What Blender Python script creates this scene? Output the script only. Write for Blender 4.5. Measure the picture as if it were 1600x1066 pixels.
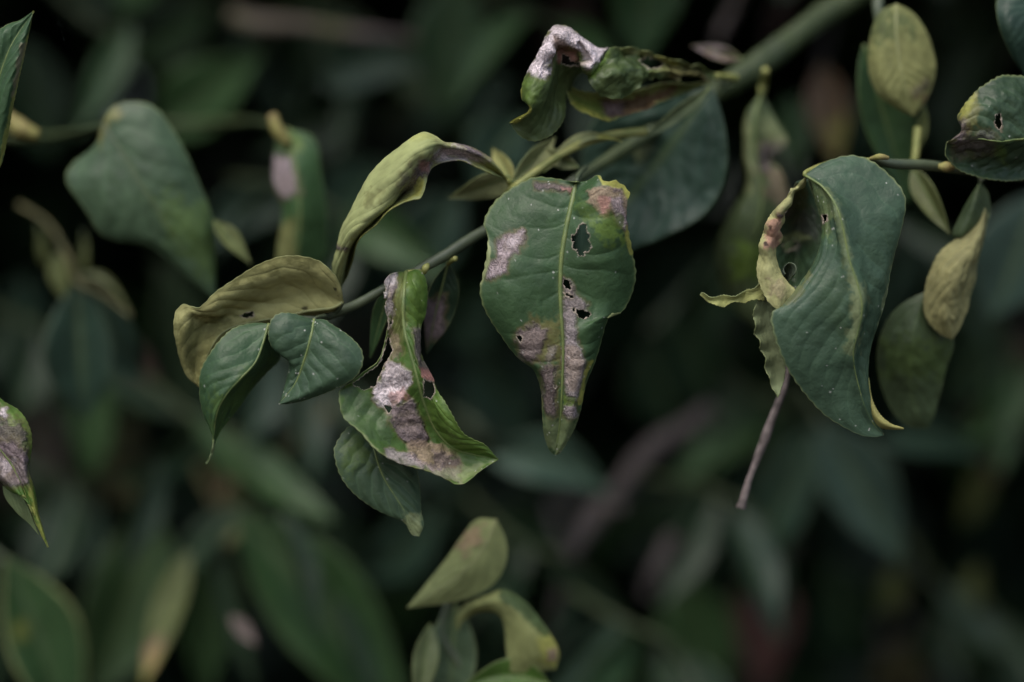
import bpy, math, random
import numpy as np
from mathutils import Vector

for o in list(bpy.data.objects): bpy.data.objects.remove(o)
SC = bpy.context.scene
COL = SC.collection
random.seed(7)

# ------------------------------------------------------------------ camera, sky, sun, exposure
CAM_H = 1.30
FOC = 0.685                      # metres to the sharp leaves
cam = bpy.data.cameras.new('camera'); cam_o = bpy.data.objects.new('camera', cam); COL.objects.link(cam_o)
cam_o.location = (0, 0, CAM_H); cam_o.rotation_euler = (math.radians(90), 0, 0)
cam.lens = 85; cam.sensor_width = 36; cam.clip_start = 0.02; cam.clip_end = 200
cam.dof.use_dof = True; cam.dof.focus_distance = FOC; cam.dof.aperture_fstop = 2.2
SC.camera = cam_o
SUN_EL, SUN_AZ = 58, 205          # degrees; azimuth clockwise from +Y: behind and slightly left of the camera
w = bpy.data.worlds.new("World"); SC.world = w; w.use_nodes = True
nt = w.node_tree; nt.nodes.clear()
sky = nt.nodes.new('ShaderNodeTexSky'); sky.sky_type = 'NISHITA'; sky.sun_disc = False
sky.sun_elevation = math.radians(SUN_EL); sky.sun_rotation = math.radians(SUN_AZ)
sky.air_density = 1.2; sky.dust_density = 4.0; sky.ozone_density = 1.5
bg = nt.nodes.new('ShaderNodeBackground'); bg.inputs[1].default_value = 0.115
wo = nt.nodes.new('ShaderNodeOutputWorld')
nt.links.new(sky.outputs[0], bg.inputs[0]); nt.links.new(bg.outputs[0], wo.inputs[0])
sl = bpy.data.lights.new('sun', 'SUN'); sl.energy = 0.9; sl.angle = math.radians(40); sl.color = (1, 0.98, 0.95)
so = bpy.data.objects.new('sun', sl); COL.objects.link(so)
az, el = math.radians(SUN_AZ), math.radians(SUN_EL)
sd = Vector((math.sin(az)*math.cos(el), math.cos(az)*math.cos(el), math.sin(el)))
so.rotation_euler = sd.to_track_quat('Z', 'Y').to_euler(); so.location = (0, -2, 5)
SC.view_settings.view_transform = 'Standard'; SC.view_settings.look = 'None'
SC.view_settings.gamma = 1; SC.view_settings.use_curve_mapping = False
SC.view_settings.exposure = 0.75

# ------------------------------------------------------------------ helpers
K = 36/85/1600
ZS = 1.0                         # depth scale of the group of leaves being built
def P(px, py, z=0.0):
    """a point seen at photo pixel (px,py), z centimetres beyond the sharp plane"""
    d = FOC + z*ZS/100
    return np.array([(px-800)*K*d, d, CAM_H-(py-533)*K*d])
def pix(V):
    d = V[:, 1]
    return np.stack([V[:, 0]/(K*d)+800, 533-(V[:, 2]-CAM_H)/(K*d)], 1)

_rs = np.random.RandomState(3)
_T = _rs.rand(32, 32, 32)
def vnoise(p):
    i = np.floor(p).astype(int); f = p-i; f = f*f*(3-2*f); i &= 31; j = (i+1) & 31
    x0, y0, z0 = i.T; x1, y1, z1 = j.T; fx, fy, fz = f.T
    a = _T[x0, y0, z0]*(1-fx)+_T[x1, y0, z0]*fx; b = _T[x0, y1, z0]*(1-fx)+_T[x1, y1, z0]*fx
    c = _T[x0, y0, z1]*(1-fx)+_T[x1, y0, z1]*fx; d = _T[x0, y1, z1]*(1-fx)+_T[x1, y1, z1]*fx
    return (a*(1-fy)+b*fy)*(1-fz)+(c*(1-fy)+d*fy)*fz
def fbm(p, o=3):
    s = 0; a = 0.5; t = 0
    for k in range(o):
        s = s+a*vnoise(p*2**k+17*k); t += a; a *= 0.55
    return s/t-0.5                                  # about -0.5..0.5
def sstep(a, b, x):
    t = np.clip((x-a)/(b-a), 0, 1); return t*t*(3-2*t)

def spline(pts, n):
    """centripetal-like Catmull-Rom through pts, resampled to n points by arc length"""
    p = np.asarray(pts, float)
    if len(p) == 2: p = np.array([p[0], (p[0]+p[1])/2, p[1]])
    q = np.vstack([2*p[0]-p[1], p, 2*p[-1]-p[-2]])
    out = []
    for i in range(1, len(q)-2):
        t = np.linspace(0, 1, 24, endpoint=False)[:, None]
        a, b, c, d = q[i-1], q[i], q[i+1], q[i+2]
        out.append(0.5*((2*b)+(-a+c)*t+(2*a-5*b+4*c-d)*t**2+(-a+3*b-3*c+d)*t**3))
    out.append(q[-2][None]); o = np.vstack(out)
    s = np.r_[0, np.cumsum(np.linalg.norm(np.diff(o, axis=0), axis=1))]
    u = np.linspace(0, s[-1], n)
    return np.stack([np.interp(u, s, o[:, k]) for k in range(o.shape[1])], 1)

def W(pts): return [P(*p) for p in pts]

def poly_sd(q, poly):
    """signed pixel distance to a polygon, negative inside"""
    poly = np.asarray(poly, float); x, y = q[:, 0], q[:, 1]
    d = np.full(len(q), 1e9); ins = np.zeros(len(q), bool)
    for a, b in zip(poly, np.roll(poly, -1, 0)):
        e = b-a; v = q-a; t = np.clip((v@e)/(e@e+1e-9), 0, 1)
        d = np.minimum(d, np.linalg.norm(v-t[:, None]*e, axis=1))
        c = (a[1] > y) != (b[1] > y)
        ins ^= c & (x < (b[0]-a[0])*(y-a[1])/(b[1]-a[1]+1e-12)+a[0])
    return np.where(ins, -d, d)

# ------------------------------------------------------------------ materials
def nodes(m):
    m.use_nodes = True; t = m.node_tree; b = t.nodes['Principled BSDF']; return t, b
def leaf_material(name, attr, rough, spec, sheen):
    m = bpy.data.materials.new(name); t, b = nodes(m); N, L = t.nodes, t.links
    a = N.new('ShaderNodeAttribute'); a.attribute_name = attr
    dry = N.new('ShaderNodeAttribute'); dry.attribute_name = 'dry'
    tc = N.new('ShaderNodeTexCoord')
    n1 = N.new('ShaderNodeTexNoise'); n1.inputs['Scale'].default_value = 260; n1.inputs['Detail'].default_value = 5
    L.new(tc.outputs['Object'], n1.inputs['Vector'])
    n2 = N.new('ShaderNodeTexNoise'); n2.inputs['Scale'].default_value = 1500; n2.inputs['Detail'].default_value = 3
    L.new(tc.outputs['Object'], n2.inputs['Vector'])
    r1 = N.new('ShaderNodeMapRange'); r1.inputs[1].default_value = 0.3; r1.inputs[2].default_value = 0.7
    r1.inputs[3].default_value = 0.86; r1.inputs[4].default_value = 1.14
    L.new(n1.outputs[0], r1.inputs[0])
    mu = N.new('ShaderNodeMix'); mu.data_type = 'RGBA'; mu.blend_type = 'MULTIPLY'; mu.inputs[0].default_value = 1
    L.new(a.outputs['Color'], mu.inputs[6]); L.new(r1.outputs[0], mu.inputs[7])
    # dead tissue: fine wavy mine lines and flakes
    wv = N.new('ShaderNodeTexWave'); wv.inputs['Scale'].default_value = 120; wv.inputs['Distortion'].default_value = 26
    wv.inputs['Detail'].default_value = 3; wv.inputs['Detail Scale'].default_value = 2.2
    L.new(tc.outputs['Object'], wv.inputs['Vector'])
    vo = N.new('ShaderNodeTexVoronoi'); vo.feature = 'DISTANCE_TO_EDGE'; vo.inputs['Scale'].default_value = 620
    L.new(tc.outputs['Object'], vo.inputs['Vector'])
    vr = N.new('ShaderNodeMapRange'); vr.inputs[1].default_value = 0; vr.inputs[2].default_value = 0.22; vr.inputs[3].default_value = 0; vr.inputs[4].default_value = 1
    L.new(vo.outputs['Distance'], vr.inputs[0])
    n3 = N.new('ShaderNodeTexNoise'); n3.inputs['Scale'].default_value = 700; n3.inputs['Detail'].default_value = 6; n3.inputs['Roughness'].default_value = 0.7
    L.new(tc.outputs['Object'], n3.inputs['Vector'])
    n4 = N.new('ShaderNodeMath'); n4.operation = 'MULTIPLY_ADD'; n4.inputs[1].default_value = 0.30; L.new(wv.outputs['Fac'], n4.inputs[0]); L.new(n3.outputs[0], n4.inputs[2])
    add = N.new('ShaderNodeMath'); add.operation = 'ADD'; L.new(n4.outputs[0], add.inputs[0]); L.new(n2.outputs[0], add.inputs[1])
    r2 = N.new('ShaderNodeMapRange'); r2.inputs[1].default_value = 0.72; r2.inputs[2].default_value = 1.5
    r2.inputs[3].default_value = 0.42; r2.inputs[4].default_value = 1.45
    L.new(add.outputs[0], r2.inputs[0])
    mu2 = N.new('ShaderNodeMix'); mu2.data_type = 'RGBA'; mu2.blend_type = 'MULTIPLY'
    L.new(dry.outputs['Fac'], mu2.inputs[0]); L.new(mu.outputs[2], mu2.inputs[6]); L.new(r2.outputs[0], mu2.inputs[7])
    L.new(mu2.outputs[2], b.inputs['Base Color'])
    rr = N.new('ShaderNodeMix'); rr.data_type = 'FLOAT'
    L.new(dry.outputs['Fac'], rr.inputs[0])
    rb = N.new('ShaderNodeMapRange'); rb.inputs[3].default_value = rough-0.08; rb.inputs[4].default_value = rough+0.12
    L.new(n1.outputs[0], rb.inputs[0]); L.new(rb.outputs[0], rr.inputs[2]); rr.inputs[3].default_value = 0.75
    L.new(rr.outputs[0], b.inputs['Roughness'])
    b.inputs['Specular IOR Level'].default_value = spec
    ba = N.new('ShaderNodeMath'); ba.operation = 'MULTIPLY_ADD'; ba.inputs[1].default_value = 0.08; L.new(vr.outputs[0], ba.inputs[0]); L.new(n1.outputs[0], ba.inputs[2])
    bm = N.new('ShaderNodeMath'); bm.operation = 'MULTIPLY_ADD'; L.new(add.outputs[0], bm.inputs[0]); L.new(dry.outputs['Fac'], bm.inputs[1])
    L.new(ba.outputs[0], bm.inputs[2])
    bp = N.new('ShaderNodeBump'); bp.inputs['Strength'].default_value = 0.55; bp.inputs['Distance'].default_value = 0.0006
    L.new(bm.outputs[0], bp.inputs['Height']); L.new(bp.outputs[0], b.inputs['Normal'])
    tr = N.new('ShaderNodeBsdfTranslucent'); L.new(mu2.outputs[2], tr.inputs['Color'])
    mx = N.new('ShaderNodeMixShader'); mx.inputs[0].default_value = sheen
    out = N['Material Output']; L.new(b.outputs[0], mx.inputs[1]); L.new(tr.outputs[0], mx.inputs[2]); L.new(mx.outputs[0], out.inputs['Surface'])
    return m
M_TOP = leaf_material('leaf_upper_surface', 'pt', 0.44, 0.34, 0.16)
M_UND = leaf_material('leaf_underside', 'pu', 0.62, 0.22, 0.18)

def bark(name, c1, c2, scale, rough=0.7, bump=0.5):
    m = bpy.data.materials.new(name); t, b = nodes(m); N, L = t.nodes, t.links
    tc = N.new('ShaderNodeTexCoord'); n = N.new('ShaderNodeTexNoise'); n.inputs['Scale'].default_value = scale
    n.inputs['Detail'].default_value = 6; L.new(tc.outputs['Object'], n.inputs['Vector'])
    cr = N.new('ShaderNodeValToRGB'); cr.color_ramp.elements[0].position = 0.35; cr.color_ramp.elements[1].position = 0.68
    cr.color_ramp.elements[0].color = (*c1, 1); cr.color_ramp.elements[1].color = (*c2, 1)
    L.new(n.outputs[0], cr.inputs[0]); L.new(cr.outputs[0], b.inputs['Base Color'])
    b.inputs['Roughness'].default_value = rough
    bp = N.new('ShaderNodeBump'); bp.inputs['Strength'].default_value = bump; bp.inputs['Distance'].default_value = 0.001
    L.new(n.outputs[0], bp.inputs['Height']); L.new(bp.outputs[0], b.inputs['Normal'])
    return m
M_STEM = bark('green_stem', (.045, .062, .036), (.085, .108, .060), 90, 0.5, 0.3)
M_LIMB = bark('shaded_green_bark', (.014, .028, .009), (.055, .078, .024), 40, 0.65, 0.6)  # darker copy of the green stem, shade put into its colour
M_MID = bark('pale_midrib', (.10, .15, .045), (.16, .20, .06), 300, 0.5, 0.25)
M_MIDY = bark('yellow_midrib', (.20, .22, .09), (.28, .29, .12), 300, 0.55, 0.25)
M_PET = bark('yellow_green_petiole', (.17, .20, .05), (.32, .32, .10), 220, 0.55, 0.3)
M_DEAD = bark('dead_grey_mauve_bark', (.055, .045, .042), (.21, .175, .165), 200, 0.9, 1.0)
M_BROWN = bark('grey_brown_bark', (.035, .029, .029), (.075, .064, .062), 120, 0.85, 0.8)
M_LICH = bark('lichened_bark', (.22, .16, .17), (.16, .16, .07), 40, 0.85, 0.8)
M_OLIVE = bark('olive_bark', (.06, .065, .025), (.12, .11, .045), 120, 0.8, 0.6)
M_NUB = bark('yellow_brown_bud', (.26, .25, .07), (.20, .15, .06), 200, 0.7, 0.5)

# pigments (linear albedo): upper side, underside
PIG = {
 'green':  ((.040, .088, .030), (.150, .180, .075)),
 'bluegreen': ((.040, .086, .036), (.140, .175, .085)),
 'fresh':  ((.062, .125, .022), (.170, .200, .060)),
 'dark':   ((.014, .034, .016), (.070, .100, .040)),  # background shade is partly put into this darker green
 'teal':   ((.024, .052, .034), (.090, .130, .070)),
 'olive':  ((.110, .130, .045), (.250, .250, .090)),
 'pale':   ((.120, .150, .065), (.270, .295, .140)),
 'yellow': ((.270, .270, .070), (.360, .340, .120)),
 'tan':    ((.190, .170, .080), (.250, .215, .100)),
 'brown':  ((.120, .070, .040), (.150, .090, .055)),
 'maroon': ((.060, .030, .032), (.080, .045, .045)),
}
SPOT = {'scar': (.42, .345, .365), 'scarp': (.72, .63, .65), 'scard': (.15, .115, .12), 'brown': (.15, .085, .05), 'tan': (.34, .25, .17),
        'yellow': (.36, .36, .08), 'lime': (.13, .21, .035), 'pale': (.28, .32, .15), 'pink': (.42, .20, .17), 'black': (.015, .012, .012),
        'green': (.05, .09, .035), 'dark': (.02, .04, .015), 'olive': (.17, .17, .06), 'mauve': (.215, .165, .175)}
DRY = {'scar': 1, 'scarp': 1, 'scard': .9, 'brown': .6, 'tan': .6, 'pink': .4, 'mauve': .8}

def mesh_obj(name, V, F, mats, parent=None, loc=None, smooth=True, fm=None):
    loc = np.zeros(3) if loc is None else np.asarray(loc)
    me = bpy.data.meshes.new(name)
    me.from_pydata((np.asarray(V)-loc).tolist(), [], F if isinstance(F, list) else F.tolist())
    for m in mats: me.materials.append(m)
    if smooth: me.polygons.foreach_set('use_smooth', [True]*len(me.polygons))
    me.update()
    o = bpy.data.objects.new(name, me); COL.objects.link(o)
    if parent is not None:
        o.parent = parent
        o.location = Vector(loc)-Vector(parent['_w'])
    else: o.location = Vector(loc)
    o['_w'] = [float(x) for x in loc]
    return o

def tube_mesh(pts, radii, n=None, sides=10, rough=0.0, seed=0, flat=1.0):
    n = n or max(8, 8*(len(pts)-1))
    arr = np.hstack([np.asarray(pts, float), np.asarray(radii, float)[:, None]])
    c = spline(arr, n); p, r = c[:, :3], np.abs(c[:, 3])
    T = np.gradient(p, axis=0); T /= np.linalg.norm(T, axis=1)[:, None]
    up = np.array([0.13, -0.98, 0.1]); A = np.cross(T, up); A /= np.linalg.norm(A, axis=1)[:, None]; B = np.cross(A, T)
    th = np.linspace(0, 2*np.pi, sides, endpoint=False)
    V = (p[:, None]+r[:, None, None]*(np.cos(th)[None, :, None]*A[:, None]+flat*np.sin(th)[None, :, None]*B[:, None]))
    if rough:
        q = V.reshape(-1, 3); nz = fbm(q*260+seed, 3).reshape(n, sides)
        V = p[:, None]+(V-p[:, None])*(1+rough*2*nz[:, :, None])
    V = V.reshape(-1, 3)
    F = [[i*sides+j, i*sides+(j+1) % sides, (i+1)*sides+(j+1) % sides, (i+1)*sides+j] for i in range(n-1) for j in range(sides)]
    F.append(list(range(sides))[::-1]); F.append([(n-1)*sides+j for j in range(sides)])
    return V, F
def tube(name, pts, radpx, mat, parent, rough=0.08, **k):
    """pts as (px,py,z); radii in photo pixels at that depth"""
    w3 = [P(*p) for p in pts]
    rp = radpx if hasattr(radpx, '__len__') else [radpx]*len(pts)
    r = [a*K*(FOC+p[2]/100) for a, p in zip(rp, pts)]
    V, F = tube_mesh(w3, r, rough=rough, **k)
    return mesh_obj(name, V, F, [mat], parent, w3[0])

def thing(name, label, cat, base, group=None):
    o = bpy.data.objects.new(name, None); COL.objects.link(o); o.empty_display_size = 0.02
    b = P(*base); o.location = Vector(b); o['_w'] = [float(x) for x in b]
    o['label'] = label; o['category'] = cat
    if group: o['group'] = group
    return o

def patch(rails, nu, nv, mid=None, bulge=0.0, crinkle=0.5, veins=9, serr=0.25, slant=0.42, quilt=0.25, seed=0, world=False, wav=0.0, fine=0.7):
    """loft across rails (each along the leaf, base to tip). Lengths crinkle/quilt/serr/bulge in mm."""
    R = np.array([spline(r if world else W(r), nu) for r in rails])       # nr,nu,3
    nr = len(R); mid = (nr-1)/2 if mid is None else mid
    q = np.concatenate([(2*R[0]-R[1])[None], R, (2*R[-1]-R[-2])[None]])
    r = np.linspace(0, nr-1, nv); i = np.minimum(r.astype(int), nr-2); t = (r-i)[:, None, None]
    a, b, c, d = q[i], q[i+1], q[i+2], q[i+3]
    G = 0.5*((2*b)+(-a+c)*t+(2*a-5*b+4*c-d)*t**2+(-a+3*b-3*c+d)*t**3)       # nv,nu,3
    wv = np.where(r < mid, (r-mid)/max(mid, 1e-6), (r-mid)/max(nr-1-mid, 1e-6))
    if mid <= 0: wv = r/(nr-1)
    if mid >= nr-1: wv = (r-nr+1)/(nr-1)
    s = np.linspace(0, 1, nu)
    dS = np.gradient(G, axis=1); dW = np.gradient(G, axis=0)
    Nn = np.cross(dS, dW); Nn /= np.linalg.norm(Nn, axis=2)[:, :, None]+1e-12
    Wd = dW/(np.linalg.norm(dW, axis=2)[:, :, None]+1e-12)
    width = np.linalg.norm(dW, axis=2).sum(0); env = np.clip(width/width.max()*1.6, 0, 1)[None, :]
    aw = np.abs(wv)[:, None]; sg = np.sign(wv)[:, None]
    side = (wv > 0)[:, None]*1.0
    jit = 0.16*fbm(np.stack([s*7+seed, s*0+3, s*0], 1), 2)[None, :]
    ph = (s[None, :]+jit-slant*aw**1.15*(0.5+0.5*np.sin(np.pi*s))[None, :])*veins+0.45*side
    fr = ph-np.floor(ph)
    vein = np.exp(-((fr-0.5)/0.055)**2)*sstep(0.0, 0.06, aw)*(1-sstep(0.75, 0.97, aw))
    quil = -np.cos(2*np.pi*(fr))*0.5*(1-sstep(0.7, 1.0, aw))*sstep(0.02, 0.2, aw)
    flat = G.reshape(-1, 3)
    big = fbm(flat*55+seed*3.1, 2).reshape(nv, nu); sml = fbm(flat*230+seed, 3).reshape(nv, nu)
    disp = (-quilt*0.55*quil*(0.55+2.2*np.clip(big+.25, 0, 1))+-0.35*quilt*vein+crinkle*(2.2*big+fine*sml)+bulge*np.sin(np.pi*np.clip(aw, 0, 1)))*env
    disp = disp+wav*np.sin(s[None, :]*19+2*sg+seed)*aw**3
    G = G+Nn*(disp/1000)[:, :, None]
    sw = np.abs(((s[None, :]*veins*3.1+0.3*side+0.5*jit) % 1)-0.5)*2
    G = G+Wd*sg[:, :, None]*((sw-0.6)*serr*aw**14*env/1000)[:, :, None]
    idx = np.arange(nv*nu).reshape(nv, nu)
    F = np.stack([idx[:-1, :-1], idx[:-1, 1:], idx[1:, 1:], idx[1:, :-1]], -1).reshape(-1, 4)
    return dict(V=G.reshape(-1, 3), F=F, w=np.repeat(wv, nu), s=np.tile(s, nv), vein=vein.reshape(-1), fine=sml.reshape(-1),
                N=Nn.reshape(-1, 3), R=R, mid=mid)

def leaf(parent, patches, pig='green', front='top', holes=(), spots=(), label=None, midrib=True, midmat=None, mr=2.6, midspan=(0, 0.97),
         edge=0.6, veinc=1.35, petiole=None, thick=0.28, specks=0, flips=None, mottle=0.25, name='leaf', top=None, under=None, crum=.45):
    """join the patches into one blade; rib and petiole become its children"""
    rs = np.random.RandomState(int(abs(patches[0]['V'][0].sum())*1e5) % 100000)
    ct, cu = (np.array(c) for c in PIG[pig])
    if top: ct = np.array(top)
    if under: cu = np.array(under)
    Vs, Fs, Ct, Cu, D = [], [], [], [], []; off = 0
    for k, p in enumerate(patches):
        V, F = p['V'], p['F']; q = pix(V)
        fn = (p['N']*(-V+np.array([0, 0, CAM_H]))).sum(1).sum()     # >0: loft normal faces the camera
        fr = front if flips is None else flips[k]
        # winding of F gives normal = cross(dS,dW) = N ; the upper side must carry the face normal
        up_is_N = (fn > 0) == (fr == 'top')
        if not up_is_N: F = F[:, ::-1]
        aw = np.abs(p['w'])[:, None]; vein = p['vein'][:, None]; sm = p['fine'][:, None]
        mot = 1+mottle*2*fbm(V*140+5, 3)[:, None]
        T = ct*mot*(1+(veinc-1)*vein); U = cu*mot*(1-0.12*vein)
        # paler yellowish towards rib and on the thin margin
        mg = sstep(0.965, 0.995, aw)*edge
        T = T*(1-mg)+np.array([.21, .25, .10])*mg; U = U*(1-mg*0.6)+np.array([.28, .31, .14])*mg*0.6
        rb = np.exp(-(aw/0.05)**2)*0.5; T = T*(1-rb)+np.array([.10, .15, .055])*rb
        dry = np.zeros(len(V))
        nz1 = fbm(V*420+31, 3); nz2 = fbm(V*1300+7, 3); nz0 = fbm(V*130+11, 2)
        for sp in spots:
            kind, poly = sp[0], sp[1]; soft = sp[2] if len(sp) > 2 else 4; amt = sp[3] if len(sp) > 3 else 1.0
            if len(sp) > 4 and sp[4] != k: continue
            sdv = poly_sd(q, poly)+nz1*soft*3.2+nz2*soft*1.6
            m = (1-sstep(-soft*0.5, soft*0.7, sdv))*amt
            g = (sstep(-.22, .25, nz0+.5*nz1)*.85*(kind in ('scar', 'mauve', 'scarp', 'scard', 'tan')))[:, None]
            col = np.array(SPOT[kind])*(1+.9*nz1[:, None]+0.7*nz2[:, None]); col = col*(1-.62*g)+np.array([.16, .12, .10])*.62*g
            if kind in ('scar', 'scarp', 'mauve', 'scard'):
                rg = (np.exp(-((sdv-soft*.55)/(soft*.55))**2)*.55*amt)[:, None]; T = T*(1-rg)+np.array([.13, .105, .045])*rg; U = U*(1-rg)+np.array([.13, .10, .05])*rg
                dk = (np.exp(-((sdv+soft*.25)/(soft*.22))**2)*.5)[:, None]; col = col*(1-dk)
            T = T*(1-m[:, None])+col*m[:, None]; U = U*(1-m[:, None])+col*m[:, None]
            dry = dry*(1-m)+m*DRY.get(kind, 0)
        dd_ = dry*crum*np.clip(1.05-np.abs(p['w']), .0, 1)**.35
        V = V+p['N']*((dd_*(2.2*fbm(V*230+3, 2)+.45*fbm(V*900+9, 2)))/1000)[:, None]
        keep = np.ones(len(V), bool)
        for h in holes:
            if len(h) > 1 and isinstance(h[0], int):
                if h[0] != k: continue
                h = h[1]
            sdv = poly_sd(q, h)+nz1*5.5+nz2*5.5
            m = (1-sstep(.8, 3.0+3*nz1, sdv))[:, None]
            c = np.array([.40, .34, .27]); T = T*(1-m)+c*m; U = U*(1-m)+c*m; dry = np.maximum(dry, m[:, 0]*.5)
            keep &= sdv > 0
        if specks:
            vi = rs.randint(0, len(V), specks)
            for j in vi:
                dd = np.linalg.norm((V-V[j])*np.array([1, 1, 1]), axis=1)
                m = (1-sstep(0.0001, rs.uniform(.00025, .00042), dd))[:, None]*rs.uniform(.3, .9)
                c = np.array([.6, .6, .55]) if rs.rand() < .75 else np.array([.03, .03, .02])
                T = T*(1-m)+c*m
        F = F[keep[F].all(1)]
        Vs.append(V); Fs.append(F+off); off += len(V); Ct.append(T); Cu.append(U); D.append(dry)
    V = np.vstack(Vs); F = np.vstack(Fs); Ct = np.clip(np.vstack(Ct), .004, .8); Cu = np.clip(np.vstack(Cu), .004, .8); D = np.concatenate(D)
    used = np.zeros(len(V), bool); used[F] = True; re = np.cumsum(used)-1
    V, Ct, Cu, D, F = V[used], Ct[used], Cu[used], D[used], re[F]
    base = patches[0]['R'][int(round(patches[0]['mid']))][0]
    o = mesh_obj(name, V, F, [M_TOP, M_UND], parent, base)
    me = o.data
    for nm, c in (('pt', Ct), ('pu', Cu)):
        at = me.attributes.new(nm, 'FLOAT_COLOR', 'POINT')
        at.data.foreach_set('color', np.hstack([c, np.ones((len(c), 1))]).astype(np.float32).ravel())
    at = me.attributes.new('dry', 'FLOAT', 'POINT'); at.data.foreach_set('value', D.astype(np.float32))
    md = o.modifiers.new('thickness', 'SOLIDIFY'); md.thickness = thick/1000; md.offset = -1
    md.material_offset = 1; md.material_offset_rim = 0; md.use_even_offset = False
    if label: o['label'] = label
    if midrib:
        p = patches[0]; n = len(p['s']); nu = p['R'].shape[1]; nvv = n//nu
        ci = int(np.argmin(np.abs(p['w'].reshape(nvv, nu)[:, 0])))
        line = p['V'].reshape(nvv, nu, 3)[ci]; Nl = p['N'].reshape(nvv, nu, 3)[ci]
        a, b = int(midspan[0]*(nu-1)), int(midspan[1]*(nu-1)); ids = np.linspace(a, b, 26).astype(int)
        fn = (p['N']*(-p['V']+np.array([0, 0, CAM_H]))).sum(1).sum(); up = (1 if fn > 0 else -1)*(1 if front == 'top' else -1)
        dmean = np.linalg.norm(line[0])
        rr = mr*K*FOC*np.linspace(1.0, 0.28, 26)
        pts = line[ids]-Nl[ids]*up*(thick/1000*0.5)
        Vt, Ft = tube_mesh(pts, rr, n=60 if nu > 60 else 26, sides=8, rough=0.06)
        mesh_obj('midrib', Vt, Ft, [midmat or M_MID], o, base)
    if petiole:
        tube('petiole', petiole[0], petiole[1], petiole[2] if len(petiole) > 2 else M_STEM, o, 0.06)
    return o

def auto_leaf(parent, b, t, hw, pig='green', roll=0, fold=25, bow=(0, 0, 0), curl=0, front='top', nu=46, nv=17, shape=1.0, seed=None, **k):
    """ovate leaf from base b to tip t (px,py,z); hw = half width in pixels; roll turns it about its length; bow in cm"""
    A, B = P(*b), P(*t); seed = seed if seed is not None else (b[0]*7+b[1]) % 97
    ax = B-A; Ln = np.linalg.norm(ax); ax /= Ln
    view = (A+B)/2-np.array([0, 0, CAM_H]); view /= np.linalg.norm(view)
    sd_ = np.cross(ax, view); sd_ /= np.linalg.norm(sd_); nn = np.cross(sd_, ax)   # nn ~ away from the camera
    c, s_ = math.cos(math.radians(roll)), math.sin(math.radians(roll))
    S, N = sd_*c+nn*s_, nn*c-sd_*s_
    if N@view > 0: N = -N                                                          # towards the camera
    hwm = hw*K*np.linalg.norm((A+B)/2-np.array([0, 0, CAM_H]))
    u = np.linspace(0, 1, 13)
    prof = np.sin(np.pi*u**(0.80*shape))**1.05*(1-0.12*u)*1.05; prof[0] = 0.02; prof[-1] = 0.015
    bowv = np.array([bow[0], bow[2], bow[1]])/100
    m = A+ax*Ln*u[:, None]+bowv*np.sin(np.pi*u)[:, None]
    f = math.radians(fold)
    rails = []
    for w_ in (-1, -0.55, 0, 0.55, 1):
        aw = abs(w_)
        out = S*w_*math.cos(f); upn = N*(aw*math.sin(f)-curl*aw**2.4)
        wav = 0.10*np.sin(u*9+seed+2*w_)*aw**2
        rails.append(m+(out+upn)[None]*(hwm*prof)[:, None]+N*(wav*hwm*prof)[:, None])
    p = patch(rails, nu, nv, seed=seed, world=True, crinkle=k.pop('crinkle', .5), veins=k.pop('veins', 8), serr=k.pop('serr', .2), quilt=k.pop('quilt', .25))
    k.setdefault('mr', 2.2)
    return leaf(parent, [p], pig=pig, front=front, **k)

def zz(f, x0, y0, pts, z=0):
    """zoomed crop coordinates back to photo pixels"""
    return [((p[0]/f+x0), (p[1]/f+y0), (p[2] if len(p) > 2 else z)) for p in pts]
def z2(f, x0, y0, pts): return [(p[0]/f+x0, p[1]/f+y0) for p in pts]
def mixr(a, b, t=0.5, dz=0, n=14):
    """rail between two rails with a depth offset that fades at both ends"""
    A = spline(np.array(a, float), n); B = spline(np.array(b, float), n); u = np.linspace(0, 1, n)
    C = A*(1-t)+B*t; C[:, 2] += dz*np.sin(np.pi*u)**0.7
    return [tuple(c) for c in C]

#@@STRUCT
# ------------------------------------------------------------------ ground
def add_ground():
    n = 90; xs = np.linspace(-1, 1, n); g = np.sign(xs)*np.abs(xs)**2.2*60
    X, Y = np.meshgrid(g, g+1.5); Z = 0.05*fbm(np.stack([X.ravel()*1.3, Y.ravel()*1.3, X.ravel()*0], 1), 3)
    V = np.stack([X.ravel(), Y.ravel(), Z], 1); idx = np.arange(n*n).reshape(n, n)
    F = np.stack([idx[:-1, :-1], idx[:-1, 1:], idx[1:, 1:], idx[1:, :-1]], -1).reshape(-1, 4)
    m = bark('leaf_litter_soil', (.03, .02, .016), (.07, .05, .04), 22, 0.95, 1.0)
    o = mesh_obj('ground', V, F, [m]); o['kind'] = 'structure'; del o['_w']
add_ground()

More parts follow.
